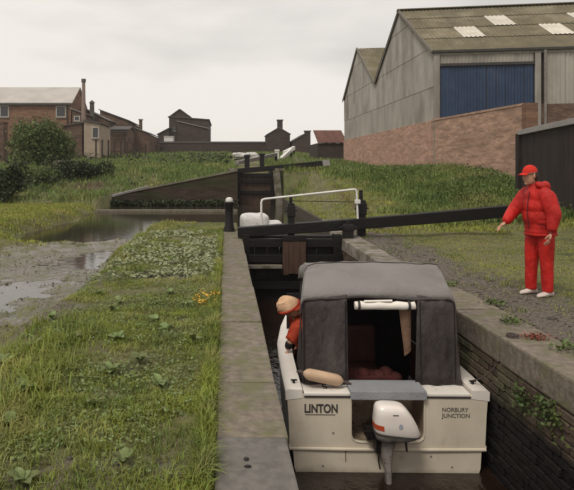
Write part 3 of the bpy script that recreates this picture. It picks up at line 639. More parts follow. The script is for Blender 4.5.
# next lock's gates
g2 = gate('lock_gate', 'brown bottom gate of the next lock with black beam and white tip', .62, 2.58, 32.2, 1.25, (.35, 32.0, 1.50), (5.55, 32.4, 1.98), (.28, .28), True, nb=6)
def post(name, label, x, y, z0, z1, w_, m): 
    t = thing(name, label, 'post', (x, y, z0)); part('shaft', MB().box(x-w_/2, x+w_/2, y-w_/2, y+w_/2, z0, z1), m, t, bevel=w_*.08)
    part('head', MB().box(x-w_*.62, x+w_*.62, y-w_*.62, y+w_*.62, z1, z1+w_*.5), m, t, bevel=w_*.1); return t
a = px(247, 160, 34); post('gate_post', 'left black post standing behind the next lock beam', a[0], 34, 1.4, a[2]+.15, .28, C_BLACK)
a = px(262, 159, 35); post('gate_post', 'right black post standing behind the next lock beam', a[0], 35, 1.4, a[2]+.2, .26, C_BLACK)
def beam(label, pa, pb, w_, h, m, tipm=None):
    t = thing('balance_beam', label, 'lock beam', pa); part('beam', MB().bar(pa, pb, w_, h), m, t, bevel=.02)
    z = float(H(pb[0], pb[1])); part('prop', MB().box(pb[0]-.12, pb[0]+.12, pb[1]-.12, pb[1]+.12, min(z, pb[2]-.4), pb[2]-h/2), C_BLACK, t); 
    part('prop', MB().box(pa[0]-.12, pa[0]+.12, pa[1]-.12, pa[1]+.12, 1.3, pa[2]-h/2), C_BLACK, t)
beam('pale grey balance beam left of the next lock chamber', px(237,163,46), px(276,154.5,52), .3, .28, C_CAP)
beam('white-painted balance beam climbing to the right in the distance', px(281,159,58), px(291,150,66), .3, .35, C_WHITE)
beam('short white beam of the farthest lock gate', px(284,153,75), px(294,148,80), .3, .5, C_WHITE)
a = px(277, 158, 56); post('gate_post', 'white-painted post beside the far lock beams', a[0], 56, 1.9, px(277,151.5,56)[2], .35, C_WHITE)
mb = MB(); n_ = 0
for i in range(60):
    c = px(random.uniform(235,256), 157, 60); r = random.uniform(.12,.28); n_ += 1
    mb.ell((c[0], 60+random.uniform(-1,1), 2.55+random.uniform(-.1,.4)), (r*1.4, r, r*.7), 7, 5)
tag(part('rubble_heap', mb, C_PAINTW), 'pale rubble heap in the field beside the far lock', 'rubble')
# odd bits in the field
tag(part('pale_boulder', MB().ell((px(61,161,40)[0], 40, 1.75), (.55,.4,.35), 9, 6), C_COPE2), 'pale boulder lying above the dark shrub', 'boulder')
tag(part('leaning_plank', MB().bar(px(112,196,29.8), px(148,186.5,30.6), .25, .09), C_CAP), 'weathered plank lying on the bank at the wing wall end', 'plank')

# ------------------------------------------------------------------ warehouse
CX, CY0, CY1, CY2 = 10.9, 31.3, 43.3, 55.0
EZ, RZ = 7.6, 11.25
U = Vector((1, -.16, 0)).normalized()
wh = thing('warehouse', 'grey sheeted two-bay warehouse with mossy roof and blue doors', 'warehouse', (CX, CY0, 1))
def gz(y):
    for a, b in ((CY0, CY1), (CY1, CY2)):
        if a <= y <= b: m = (a+b)/2; return EZ+(RZ-EZ)*(1-abs(y-m)/((b-a)/2))
    return EZ
tiers = [4.05, 5.8, 7.9, 10.0, 12.1]
ym = []
for a, b in ((CY0, CY1), (CY1, CY2)):
    ym += list(np.linspace(a, (a+b)/2, 7)[:-1])+list(np.linspace((a+b)/2, b, 7)[:-1])
ym.append(CY2)
for i in range(len(ym)-1):
    y0, y1 = ym[i], ym[i+1]
    for k in range(4):
        z0, z1 = tiers[k], tiers[k+1]
        if max(gz(y0+.001), gz(y1-.001)) <= z0+.05: continue
        ns = 12; V = []; F = []
        for j in range(ns+1):
            y = y0+(y1-y0)*j/ns; yc = min(max(y, y0+.001), y1-.001); zt = max(min(z1+.06, gz(yc)), z0); x = CX-.05-(.018 if j % 2 else -.018)-k*.0+(.03 if False else 0)-.006*(4-k)*0-(.02*k)
            V += [(x-.0, y, z0), (x, y, zt)]
        for j in range(ns): F.append((2*j, 2*j+2, 2*j+3, 2*j+1))
        part('cladding_sheet', MB().add(V, F), C_CLAD if k else C_CLADT, wh)
# frame bodies behind sheets
def along(t, z, off=0): p = Vector((CX, CY0, 0))+U*t; return (p.x, p.y+off, z)
LEN = 22
part('brick_base', MB().box(CX-.12, CX+.2, CY0+.22, CY2, .3, 4.05), B_PINK, wh)
mb = MB()
for y0, y1 in ((CY0, CY1), (CY1, CY2)):
    m = (y0+y1)/2
    mb.prism([(CX+.02,y0+.05,1),(CX+.02,y1-.05,1),(CX+.02,y1-.05,EZ-.08),(CX+.02,m,RZ-.1),(CX+.02,y0+.05,EZ-.08)], 0, U*LEN)
part('inner_walls', mb, C_SHEDD, wh)
# roof: slopes; sheets 1.0 wide along U, four tiers on the front slope
def roofsheet(t0, t1, s0, s1, ya, za, yb, zb, m, name, lift=0, nc=10):
    V = []; F = []
    sl = Vector((0, yb-ya, zb-za)); nrm = Vector((0, -(zb-za), (yb-ya))).normalized(); nrm *= (1 if nrm.z > 0 else -1)
    for j in range(nc+1):
        t = t0+(t1-t0)*j/nc; off = (.022 if j % 2 else -.022)
        for s in (s0, s1):
            p = Vector((CX, 0, 0))+U*t; p = Vector((p.x, p.y+ya, za))+sl*s+nrm*(off+.07+lift+(.035*(1-(s-s0)/(s1-s0)))); V.append(p)
    for j in range(nc): F.append((2*j, 2*j+2, 2*j+3, 2*j+1))
    return part(name, MB().add(V, F), m, wh)
sky_cells = []
def st_from_px(x, y):  # photograph pixel on front slope of the first bay -> (t, s)
    ya, za, yb, zb = CY0, EZ, (CY0+CY1)/2, RZ
    d = Vector(((x-226)/600, 1, -(y-167)/600)); o_ = Vector((0,0,1.6)); p0 = Vector((CX, ya, za)); sl = Vector((0, yb-ya, zb-za)); n = U.cross(sl)
    k = (p0-o_).dot(n)/d.dot(n); q = o_+d*k-p0; t = q.x/U.x; s = (q-U*t).y/sl.y; return t, s
for q in ((457,38,484,28),(481,22,508,13),(537,35,568,25),(559,19,580,10)):
    a = st_from_px((q[0]+q[2])/2, q[1]); b = st_from_px((q[0]+q[2])/2, q[3]); sky_cells.append(((a[0]+b[0])/2, (a[1]+b[1])/2))
bounds = [0, .27, .52, .77, 1.0]
for i in range(20):
    for k in range(4):
        t0, t1 = -.25+i*1.12, -.25+(i+1)*1.12
        sk = any(t0-.02 <= c[0] < t1 and bounds[k] <= c[1] < bounds[k+1] for c in sky_cells)
        if sk:
            roofsheet(t0, t1+.04, bounds[k]-.02, bounds[k+1], CY0, EZ, (CY0+CY1)/2, RZ, C_SKYL, 'rooflight', .03)
        else: roofsheet(t0, t1+.04, bounds[k]-(.03 if k == 0 else .02), bounds[k+1], CY0, EZ, (CY0+CY1)/2, RZ, C_ROOF, 'roof_sheet')
for ya, za, yb, zb in ((CY1, EZ, (CY0+CY1)/2, RZ), (CY1, EZ, (CY1+CY2)/2, RZ), (CY2, EZ, (CY1+CY2)/2, RZ)):
    for i in range(5): roofsheet(-.25+i*4.5, -.25+(i+1)*4.5, 0, 1, ya, za, yb, zb, C_ROOF, 'roof_sheet', nc=36)
part('ridge_cap', MB().bar(Vector(along(-.27, RZ+.10, 6.0)), Vector(along(LEN, RZ+.10, 6.0)), .5, .05), C_ROOF, wh)
for (ya, za, yb, zb) in ((CY0-.1, EZ-.02, (CY0+CY1)/2, RZ+.06), ((CY0+CY1)/2, RZ+.06, CY1, EZ+.05), (CY1, EZ+.05, (CY1+CY2)/2, RZ+.06), ((CY1+CY2)/2, RZ+.06, CY2+.1, EZ-.02)):
    part('barge_board', MB().bar((CX-.2, ya, za), (CX-.2, yb, zb), .04, .2), C_PIPE, wh)
# front wall
def fx(t0, t1, z0, z1, m, name, off=0., th=.06, bev=0): 
    a = Vector(along(t0, z0)); b = Vector(along(t1, z0)); n = Vector((U.y, -U.x, 0))*1.0
    a = a+n*off; b = b+n*off
    return part(name, MB().hexa([a, b, b-n*th, a-n*th, a+Vector((0,0,z1-z0)), b+Vector((0,0,z1-z0)), b-n*th+Vector((0,0,z1-z0)), a-n*th+Vector((0,0,z1-z0))]), m, wh, bevel=bev)
def fsheet(t0, t1, z0, z1, m, name, off, nc=10, par=None):
    n = Vector((U.y, -U.x, 0)); V = []; F = []
    for j in range(nc+1):
        t = t0+(t1-t0)*j/nc; o_ = off+(.018 if j % 2 else -.018)
        for z in (z0, z1): V.append(Vector(along(t, z))+n*o_)
    for j in range(nc): F.append((2*j, 2*j+2, 2*j+3, 2*j+1))
    return part(name, MB().add(V, F), m, par or wh)
fx(-.08, .22, 1, EZ-.1, C_CLAD, 'corner_post', .16, .1)
for i in range(5): fsheet(.25+i*.91, .25+(i+1)*.91, 6.95, EZ-.12, C_CLADT, 'cladding_sheet', .08)
fx(.22, 4.82, 6.82, 6.96, C_STEEL, 'door_lintel', .17, .1)
dr = fx(.25, 4.8, 1.2, 6.82, C_STEEL, 'sliding_door', .02, .03)
for i in range(10): fsheet(.27+i*.453+(.03 if i > 4 else 0), .27+(i+1)*.45+(.03 if i > 4 else 0), 1.3, 6.8, C_DOORB, 'door_panel', .07, 6, dr)
fx(4.84, 5.12, 1, EZ-.1, C_CLAD, 'door_post', .16, .1)
part('drainpipe', MB().tube([Vector(along(5.25, 7.5, -.25)), Vector(along(5.25, 1.2, -.25))], .07, 8), C_PIPE, wh, True)
for i in range(16): fsheet(5.3+i*1.02, 5.3+(i+1)*1.0+.01, 4.8, EZ-.12, C_CLADT, 'cladding_sheet', .08)
fx(5.12, LEN, .8, 4.8, B_BRWN, 'brick_plinth', .10, .1)
g_ = MB().bar(Vector(along(-.2, EZ-.02, -.18)), Vector(along(LEN, EZ-.02, -.18)), .16, .14); part('gutter', g_, C_STEEL, wh, bevel=.02)
part('eave_board', MB().bar(Vector(along(-.2, EZ-.14, -.10)), Vector(along(LEN, EZ-.14, -.10)), .05, .12), C_CLAD, wh)
# yard brick wall towards the camera
bw = thing('brick_wall', 'tall tan brick yard wall running forward from the warehouse corner', 'brick wall', (11.4, 27.5, .3))
part('wall_body', MB().hexa([(10.80,31.4,.0),(11.85,23.9,.0),(12.15,23.9,.0),(11.1,31.4,.0),(10.80,31.4,4.0),(11.85,23.9,4.05),(12.15,23.9,4.05),(11.1,31.4,4.0)]), B_TAN, bw)
for i in range(12):
    a = Vector((10.95,31.4,4.05)).lerp(Vector((12.0,23.9,4.1)), i/12); b = Vector((10.95,31.4,4.05)).lerp(Vector((12.0,23.9,4.1)), (i+.985)/12)
    part('cap_brick', MB().bar(a, b, .36, .09), B_TAN, bw)
part('end_pier', MB().box(11.78, 12.25, 23.55, 23.9, .3, 4.12), B_ORNG, bw)
# dark tarred boundary
fa, fb = Vector((10.13, 20.6, 0)), Vector((8.5, 9.0, 0)); n = 40
fe = thing('board_fence', 'tall dark boarded fence with grey sloping capping behind the person', 'fence', (10.1, 20.6, .2))
for i in range(n):
    a = fa.lerp(fb, i/n); b = fa.lerp(fb, (i+.985)/n); z0 = float(H(a.x, a.y))-.1; zt = 2.69+.005*i; o_ = random.uniform(-.005,.005)
    part('board', MB().hexa([(a.x+o_,a.y,z0),(b.x+o_,b.y,z0),(b.x+.04+o_,b.y,z0),(a.x+.04+o_,a.y,z0),(a.x+o_,a.y,zt),(b.x+o_,b.y,zt),(b.x+.04+o_,b.y,zt),(a.x+.04+o_,a.y,zt)]), C_FENCE, fe)
part('capping', MB().bar((fa.x+.02,fa.y+.05,2.78),(fb.x+.02,fb.y,2.98), .22, .17), C_WHITEG, fe, bevel=.01)
part('end_post', MB().box(10.03,10.25,20.6,20.8,.3,2.74), C_FENCE, fe)
for z in (1.3, 2.3): part('back_rail', MB().bar((fa.x+.09,fa.y,z),(fb.x+.09,fb.y,z+.2), .07, .1), C_FENCE, fe)

# ------------------------------------------------------------------ far buildings
def bld(label, x0, x1, ytop, ybot, Y, dep, wm, rm, roof, rise, wins=(), cat='building', name='building', chims=(), frame=True, ov=.2):
    """roof: 'x' ridge across the view, 'y' ridge away from the view (gable seen), 'l'/'r' lean-to high at left/right"""
    a = px(x0, ytop, Y); b = px(x1, ytop, Y); X0, X1, Z1 = a[0], b[0], a[2]; Z0 = min(px(x0, ybot, Y)[2], float(H((X0+X1)/2, Y)))-.4
    k = Y/600; rz = rise*k
    t = thing(name, label, cat, ((X0+X1)/2, Y+dep/2, Z0))
    if roof == 'y': poly = [(X0,Y,Z0),(X1,Y,Z0),(X1,Y,Z1),((X0+X1)/2,Y,Z1+rz),(X0,Y,Z1)]; part('wall', MB().prism(poly, 0, (0,dep,0)), wm, t)
    elif roof == 'x': part('wall', MB().prism([(X0,Y,Z0),(X0,Y+dep,Z0),(X0,Y+dep,Z1),(X0,Y+dep/2,Z1+rz),(X0,Y,Z1)], 0, (X1-X0,0,0)), wm, t)
    elif roof == 'r': part('wall', MB().prism([(X0,Y,Z0),(X1,Y,Z0),(X1,Y,Z1+rz),(X0,Y,Z1)], 0, (0,dep,0)), wm, t)
    elif roof == 'l': part('wall', MB().prism([(X0,Y,Z0),(X1,Y,Z0),(X1,Y,Z1),(X0,Y,Z1+rz)], 0, (0,dep,0)), wm, t)
    else: part('wall', MB().box(X0, X1, Y, Y+dep, Z0, Z1), wm, t)
    th = .12
    def slope(p, q, r, s):
        p, q, r, s = map(Vector, (p, q, r, s)); n = (q-p).cross(s-p).normalized()
        if n.z < 0: n = -n
        part('roof', MB().hexa([v+n*.02 for v in (p,q,r,s)]+[v+n*(.02+th) for v in (p,q,r,s)]), rm, t)
    mx_ = (X0+X1)/2; my = Y+dep/2
    if roof == 'y':
        slope((X0-ov,Y-ov,Z1-ov*rz/(mx_-X0)),(mx_,Y-ov,Z1+rz),(mx_,Y+dep,Z1+rz),(X0-ov,Y+dep,Z1-ov*rz/(mx_-X0)))
        slope((X1+ov,Y-ov,Z1-ov*rz/(mx_-X0)),(mx_,Y-ov,Z1+rz),(mx_,Y+dep,Z1+rz),(X1+ov,Y+dep,Z1-ov*rz/(mx_-X0)))
    elif roof == 'x':
        slope((X0-ov,Y-ov,Z1-ov*rz/(dep/2)),(X1+ov,Y-ov,Z1-ov*rz/(dep/2)),(X1+ov,my,Z1+rz),(X0-ov,my,Z1+rz))
        slope((X0-ov,Y+dep,Z1),(X1+ov,Y+dep,Z1),(X1+ov,my,Z1+rz),(X0-ov,my,Z1+rz))
    if roof == 'x': part('gutter', MB().box(X0-.1, X1+.1, Y-ov-.14, Y-ov-.02, Z1-.30, Z1-.12), C_STEEL, t); part('downpipe', MB().box(X1-.5, X1-.38, Y-.12, Y-.004, Z0, Z1-.1), C_STEEL, t)
    if roof == 'r': slope((X0-ov,Y-ov,Z1),(X1+ov,Y-ov,Z1+rz),(X1+ov,Y+dep,Z1+rz),(X0-ov,Y+dep,Z1))
    elif roof == 'l': slope((X0-ov,Y-ov,Z1+rz),(X1+ov,Y-ov,Z1),(X1+ov,Y+dep,Z1),(X0-ov,Y+dep,Z1+rz))
    for (u0, v0, u1, v1) in wins:
        A = px(u0, v0, Y); B = px(u1, v1, Y); e = .25*k*6 if frame else 0
        wf = part('window', MB().box(A[0], B[0], Y-.06, Y-.003, B[2], A[2]), C_FRAME if frame else C_FWIN, t)
        part('sill', MB().box(A[0]-.05, B[0]+.05, Y-.14, Y-.062, B[2]-.12, B[2]-.01), C_SLATE, wf)
        if frame: part('pane', MB().box(A[0]+.9*k, B[0]-.9*k, Y-.075, Y-.062, B[2]+.7*k, A[2]-.7*k), C_FWIN, wf)
    for (u0, u1, v0, v1, yo) in chims:
        yo = Y+yo; A = px(u0, v0, yo); B = px(u1, v1, yo)
        c_ = part('chimney', MB().box(A[0], B[0], yo, yo+(B[0]-A[0]), B[2], A[2]), wm, t); part('chimney_cap', MB().box(A[0]-.1, B[0]+.1, yo-.1, yo+.1+(B[0]-A[0]), A[2], A[2]+.15), rm, c_)
    return t
bld('long orange brick factory with pale roof on the far left', -40, 71, 103, 150, 75, 8, B_ORNG, C_SLATEP, 'x', 19, [(-12,105.5,-3,116),(0,105.5,9,117),(56,106,66,117)])
bld('dark brick block under a small pale roof beside the factory', 72, 83, 114, 150, 74, 9, B_BRWN, C_SLATE, 'l', 5, [(74,116,80,121)])
bld('low shed with grey lean-to roof in front of the factory', 62, 82, 127, 152, 66, 6, B_BRWN, C_SLATED, 'r', 4.0, cat='shed', name='shed')
bld('cream-walled shed with pale blue-grey end door', 84, 99.5, 124, 152, 64, 6, mat('cream_render', (.36,.29,.22), (.28,.22,.17), s1=2), C_SLATED, 'l', 3, cat='shed', name='shed', wins=[(92,127,99,138)])
bld('brown brick workshop with grey sloping roof', 84, 108, 121, 150, 80, 10, B_BRWN, C_SLATE, 'l', 13)
bld('brown brick gabled workshop stepping down to the right', 100, 127, 121, 152, 84, 14, B_BRWN, C_SLATED, 'l', 11, [(112,125,116,131),(119,127,123,132)])
bld('low brown wing beside the gabled workshop', 108, 128, 130, 152, 78, 5, B_BRWN, C_SLATED, 'x', 4)
bld('workshop with pale green-grey roof', 127, 149, 134, 152, 88, 12, B_BRWN, C_SLATEG, 'l', 9, chims=[(139,142,120,134,2)])
t = thing('factory_chimney', 'tall slender factory chimney stack rising from the roofs', 'chimney', (px(83.6,110,72)[0], 72, 3))
cx_ = px(83.6, 110, 72)[0]; part('stack', MB().lathe((cx_,72,2), [(.001,0),(.34,0),(.20,px(0,81.5,72)[2]-2),(.001,px(0,81.5,72)[2]-2)], 16), mat('pinkish_brick_far', (.28,.20,.17), bump=0), t, True)
part('rim', MB().lathe((cx_,72,px(0,81.5,72)[2]), [(.001,-.1),(.27,-.1),(.27,.3),(.001,.3)], 16), C_SLATED, t)
t = thing('flue_pipe', 'short dark flue pipe on the workshop roof', 'flue', (px(92,118,79)[0], 79, 6)); 
cx_ = px(92, 118, 79)[0]; part('pipe', MB().lathe((cx_,79,6), [(.001,0),(.35,0),(.3,px(0,103,79)[2]-6),(.001,px(0,103,79)[2]-6)], 12), C_SLATED, t, True)
part('cowl', MB().lathe((cx_,79,px(0,103,79)[2]), [(.001,0),(.42,0),(.1,.35),(.001,.36)], 12), C_SLATED, t)
for i in range(9):
    a = px(96+i*6.2, 150, 58+i*1.5); tag(part('fence_post', MB().box(a[0]-.07, a[0]+.07, a[1]-.07, a[1]+.07, 1.5, px(0,139+i*.6,a[1])[2]).box(a[0]-.1, a[0]+.1, a[1]-.02, a[1]+.08, px(0,139+i*.6,a[1])[2]-.25, px(0,139+i*.6,a[1])[2]-.12), C_SHEDD), ['leftmost','second','third','fourth','middle','sixth','seventh','eighth','rightmost'][i]+' dark post from the left in the factory edge fence', 'fence post', 'fence posts below the factory')
t = tag(part('brick_pier', MB().box(-21, px(3.5,120,52)[0], 52, 53, 1.2, px(0,123,52)[2]).box(-21.1, px(3.5,120,52)[0]+.06, 51.95, 53.05, px(0,123,52)[2], px(0,121.5,52)[2]), B_BRWN), 'reddish brick pier at the left edge of the view', 'pier')
# dark works building
bld('large sooty brick works building with stepped gable roofs', 169, 208.5, 120, 141, 105, 16, B_DARK, C_SLATED, 'l', 3, [(173,126,176,131),(190,131,193,135),(199,131,202,135)], frame=False)
bld('upper gabled part of the sooty works building', 169.5, 190, 117, 126, 112, 9, B_DARK, C_SLATED, 'y', 7.5)
bld('front wing of the works building with lighter sloping roof', 178, 208, 129, 141, 103, 1.8, B_DARK, C_SLATE, 'l', 7.5, frame=False)
bld('lean-to on the left of the sooty works building', 158, 169, 135, 141, 104, 10, B_DARK, C_SLATED, 'r', 7)
tag(part('white_shed', MB().box(px(164,0,98)[0], px(173,0,98)[0], 98, 100.5, px(0,142,98)[2], px(0,136.6,98)[2]).box(px(163.6,0,98)[0], px(173.4,0,98)[0], 97.9, 100.6, px(0,136.6,98)[2], px(0,136.1,98)[2]), C_WHITE), 'small white flat-topped shed before the sooty works building', 'shed')
# boundary wall in the distance
t = thing('boundary_wall', 'long dark brick wall along the horizon behind the fields', 'wall', (0, 96, 3))
A = px(160,141.5,96); B = px(302,142,96)
part('wall_body', MB().box(A[0], B[0], 96, 96.5, 2.5, A[2]-.25), B_DARK, t); part('wall_coping', MB().box(A[0]-.1, B[0]+.1, 95.9, 96.6, A[2]-.25, A[2]), C_SLATED, t)
bld('small gabled lock house with square chimney on the skyline', 268, 290, 134.5, 145, 92, 7, B_DARK, C_SLATED, 'y', 6.5, chims=[(277.5,282.7,120.5,131,2.5)], cat='house', name='lock_house', ov=.1)
bld('dark sloping outbuilding with tall chimney right of the lock house', 293, 305, 142, 152, 90, 7, B_DARK, C_SLATED, 'r', 8, chims=[(305,310.5,131.5,156,0)], cat='house', name='outbuilding', ov=.1)
# red shed
t = thing('red_shed', 'red-brown sheeted shed left of the warehouse', 'shed', (px(332,150,60)[0], 62, 2))
X0, X1 = px(317.5,0,60)[0], px(347,0,60)[0]; zt, zm, zb = px(0,138.5,60)[2], px(0,143,60)[2], 1.5
part('back_wall', MB().box(X0+.05, X1, 60.1, 66, zb, zm), C_SHEDD, t)
for i in range(8):
    a = X0+(X1-X0)*i/8; b = X0+(X1-X0)*(i+.97)/8
    part('wall_board', MB().box(a, b, 60, 60.08, zb, zm+random.uniform(-.03,.03)), C_SHEDD, t)
    part('roof_sheet', MB().hexa([(a,59.8,zm),(b,59.8,zm),(b,63,px(0,131,63)[2]),(a,63,px(0,131,63)[2]),(a,59.8,zm+.08),(b,59.8,zm+.08),(b,63,px(0,131,63)[2]+.08),(a,63,px(0,131,63)[2]+.08)]), C_SHEDR, t)

# ------------------------------------------------------------------ boat
BO = Vector((1.557, 5.8, WL)); BR = R(-1.0)
boat = thing('cabin_cruiser', 'small cream cabin cruiser with grey canopy sitting in the lock', 'boat', BO)
BASE[boat.name] = Vector((0,0,0)); boat.rotation_euler = (0, 0, BR)
st_ = [0, .5, 1.0, 1.5, 2.2, 3.0, 3.7, 4.3, 4.72]; hwt = [.967,.968,.962,.945,.85,.68,.46,.22,.02]; shz = [.745,.75,.755,.765,.79,.83,.87,.90,.92]
def hullring(i, f=1.0):
    h = hwt[i]; z = shz[i]; k = i/8; kn = .22+.10*k**2
    pr = [(0, -.16+.1*k**2), (.89*(1-.35*k), -.06), (.925*(1-.10*k), .045+.06*k), (.935*(1-.08*k), kn-.01), (.978*(1-.03*k), kn+.005), (.985*(1-.02*k), kn+.035), (.972, kn+.055), (.985, z*.75), (1.0, z)]
    pr = [(a, b) for a, b in pr]
    pts_ = [(-a*h, st_[i], b) for a, b in pr[::-1]]+[(a*h, st_[i], b) for a, b in pr[1:]]
    return pts_
rings = [hullring(i) for i in range(9)]
hull = MB(); hull.loft(rings, False, False); part('hull', hull, C_HULL, boat, True)
# transom with motor well cut-out
def transom():
    r0 = rings[0]; top = .745; mb = MB()
    L_ = [(p[0], p[2]) for p in r0 if p[0] <= -.0]; # top-left down to keel
    nx_ = [(-.348, top), (-.348, .37), (-.336,.325), (-.30,.298), (-.25,.290), (.26,.290), (.31,.298), (.346,.325), (.358,.37), (.358, top)]
    left = [(p[0], p[2]) for p in r0[:9]]; right = [(p[0], p[2]) for p in r0[9:]]
    poly = left+right+[(.358, top)]+nx_[::-1][1:]
    # poly: top-left ... keel ... top-right, notch right->left
    n = len(poly); V = [(x, -.006, z) for x, z in poly]+[(x, .04, z) for x, z in poly]
    F = [tuple(range(n)), tuple(range(n, 2*n))[::-1]]+[(k, (k+1) % n, n+(k+1) % n, n+k) for k in range(n)]
    mb.add(V, F); return mb, nx_
tm, notch = transom()
me_ = mesh_from('transom', tm.v, tm.f); bmx = bmesh.new(); bmx.from_mesh(me_); bmesh.ops.triangulate(bmx, faces=[f for f in bmx.faces if len(f.verts) > 4]); bmx.to_mesh(me_); bmx.free()
part('transom', me_, C_GEL, boat)
k1 = MB(); k1.tube([(-.945,-.006,.225),(-.4,-.012,.222),(.4,-.012,.222),(.945,-.006,.225)], .016, 8); part('rubbing_strake', k1, C_GEL, boat, True)
# well interior
wl = MB(); wl.loft([[(x, .041, z) for x, z in notch], [(x, .40, z) for x, z in notch]], False, False)
wl.add([(x, .40, z) for x, z in notch], [tuple(range(len(notch)))]); 
part('motor_well', wl, mat('well_tan', (.30,.23,.16), (.22,.16,.11), (.10,.07,.05), s1=6, s2=5, rough=.5), boat, True)
part('well_trim', MB().tube([(x, -.008, z) for x, z in notch], .007, 6), C_GEL, boat, True)
# rear deck, side decks, coamings
part('rear_deck', MB().box(-.80, -.352, -.008, .28, .735, .765), C_GELW, boat, bevel=.008); part('rear_deck', MB().box(.362, .80, -.008, .28, .735, .765), C_GELW, boat, bevel=.008)
for s in (-1, 1):
    V = []
    rr = []
    for i in range(8):
        h = hwt[i]; y = st_[i]-(.01 if i == 0 else 0); z = shz[i]; w_ = .15 if i < 4 else .13
        inn = max(h-w_, .0); zz = z+.05
        rr.append([(s*(h+.012), y, z-.05), (s*(h+.015), y, zz-.012), (s*(h-.005), y, zz+.004), (s*inn, y, zz), (s*inn, y, z-.03)])
    part('gunwale', MB().loft(rr, True, True), C_GELW, boat, True)
part('deck_edge', MB().box(-.80,.80,-.014,-.0065,.722,.737), C_STEEL, boat)
part('foredeck', MB().loft([[(-hwt[i]*.93, st_[i], shz[i]+.02), (0, st_[i], shz[i]+.07), (hwt[i]*.93, st_[i], shz[i]+.02)] for i in range(4, 9)], False, False), C_GELW, boat, True)
part('cabin', MB().hexa([(-.55,2.05,.75),(.62,2.05,.75),(.40,4.0,.80),(-.36,4.0,.80),(-.48,2.1,1.22),(.55,2.1,1.22),(.32,3.7,1.08),(-.28,3.7,1.08)]), C_GELW, boat, bevel=.05)
part('cockpit_floor', MB().box(-.80,.80,.41,2.05,.10,.14), C_BROWN, boat)
part('cockpit_lining', MB().box(-.83,-.80,.28,2.05,.10,.74).box(.80,.83,.28,2.05,.10,.74).box(-.8,.8,.405,.43,.14,.70), C_BROWN, boat)
part('blackout_bulkhead', MB().box(-.8,.8,2.03,2.05,.14,1.30), C_DARKC, boat)  # dark panel added to shut light out of the cockpit
ld = part('well_lid', MB().box(-.36,.37,-.05,.26,.768,.80).box(-.36,.37,-.052,-.03,.715,.80), C_LID, boat, bevel=.008)
# canopy
def canopy_ring(y, zc, hw, off, drop, inset=0):
    pts_ = []; n = 20
    for j in range(n+1):
        u = -1+2*j/n; x = hw*math.copysign(abs(math.sin(u*math.pi/2))**.9, u) if abs(u) > 1e-6 else 0
        z = zc+.03*(1-u*u)-.02*abs(u)**2+.006*math.sin(u*9+y*7)+.004*math.sin(u*21-y*5)-drop*max(0, (abs(u)-.84)/.16)**1.4
        pts_.append((off+x, y, z))
    return pts_
sec = [(.235,1.61,.775,-.035,.10),(.245,1.655,.78,-.035,.12),(.30,1.70,.775,-.03,.14),(.45,1.755,.77,-.01,.15),(.70,1.82,.765,.03,.15),(.95,1.85,.76,.07,.15),(1.3,1.81,.75,.07,.15),(1.7,1.74,.72,.05,.15),(2.05,1.66,.68,.03,.15)]
cr = []
for q in sec:
    ring = canopy_ring(*q); cr.append([(x, y, z-.012*math.sin(3*x+y*4)**2) for x, y, z in ring])
m_ = MB().loft(cr, False, False); o = part('canopy_roof', m_, C_CANV, boat, True); sm = o.modifiers.new('solid', 'SOLIDIFY'); sm.thickness = .012; sm.offset = -1
part('canopy_piping', MB().tube(cr[0], .012, 8), C_CANVD, boat, True)
part('canopy_seam', MB().tube([(x, y, z+.004) for x, y, z in cr[5]], .006, 6), C_CANVD, boat, True)
def curtain(x0, x1, b0, b1, zt0, zt1, yb=.24, n=26, seed=0):
    rr = []
    for i in range(9):
        f = i/8; row = []
        for j in range(n+1):
            u = j/n; x = (x0+(x1-x0)*u)*(1-f)+(b0+(b1-b0)*u)*f; z = (zt0+(zt1-zt0)*u)*(1-f)+.775*f
            y = yb+.0+(.013*math.sin(u*11+seed+f*1.6)+.006*math.sin(u*23+seed*2-f))*(.3+.7*f)-.03*f
            row.append((x, y, z))
        rr.append(row)
    o = part('curtain', MB().loft(rr, False, False), C_CANVD, boat, True); s_ = o.modifiers.new('solid', 'SOLIDIFY'); s_.thickness = .006
curtain(-.79, -.345, -.80, -.335, 1.60, 1.665, seed=1)
curtain(.36, .735, .33, .79, 1.665, 1.60, seed=4)
# side panels: closed near the stern, open forward on the left
def side(s, y0, y1, name='side_curtain'):
    rr = []
    for i in range(7):
        f = i/6; row = []
        for j in range(13):
            y = y0+(y1-y0)*j/12; k = np.interp(y, [q[0] for q in sec], [q[1] for q in sec]); h = np.interp(y, [q[0] for q in sec], [q[2] for q in sec]); of = np.interp(y, [q[0] for q in sec], [q[3] for q in sec])
            xt = of+s*h; xb = s*(.80 if s < 0 else .745); x = xt*(1-f)+xb*f+.01*math.sin(j*1.7)*f; row.append((x, y, (k-.13)*(1-f)+.79*f))
        rr.append(row)
    o = part(name, MB().loft(rr, False, False), C_CANVD, boat, True); s_ = o.modifiers.new('solid', 'SOLIDIFY'); s_.thickness = .006
side(-1, .24, .75); side(1, .24, 2.0)
part('windscreen_frame', MB().tube([(-.62,2.05,1.22),(-.6,2.0,1.6),(.68,2.0,1.6),(.70,2.05,1.22)], .015, 8), C_STEEL, boat, True)
part('windscreen', MB().box(-.6,.67,2.0,2.006,1.22,1.6), C_FWIN, boat)
rw_ = part('rolled_window', MB().tube([(-.27+.6*i/10, .215, 1.560+.004*math.sin(i*2)) for i in range(11)], [.040+.004*math.sin(i*1.9) for i in range(11)], 12), C_GELW, boat, True)
part('rolled_flap', MB().tube([(-.18,.20,1.605),(.10,.20,1.612)], .012, 8), C_GELW, boat, True)
for x in (-.23, .27): part('strap', MB().tube([(x-.012,.215,1.56),(x+.012,.215,1.56)], .049, 12), C_STEEL, boat, True)
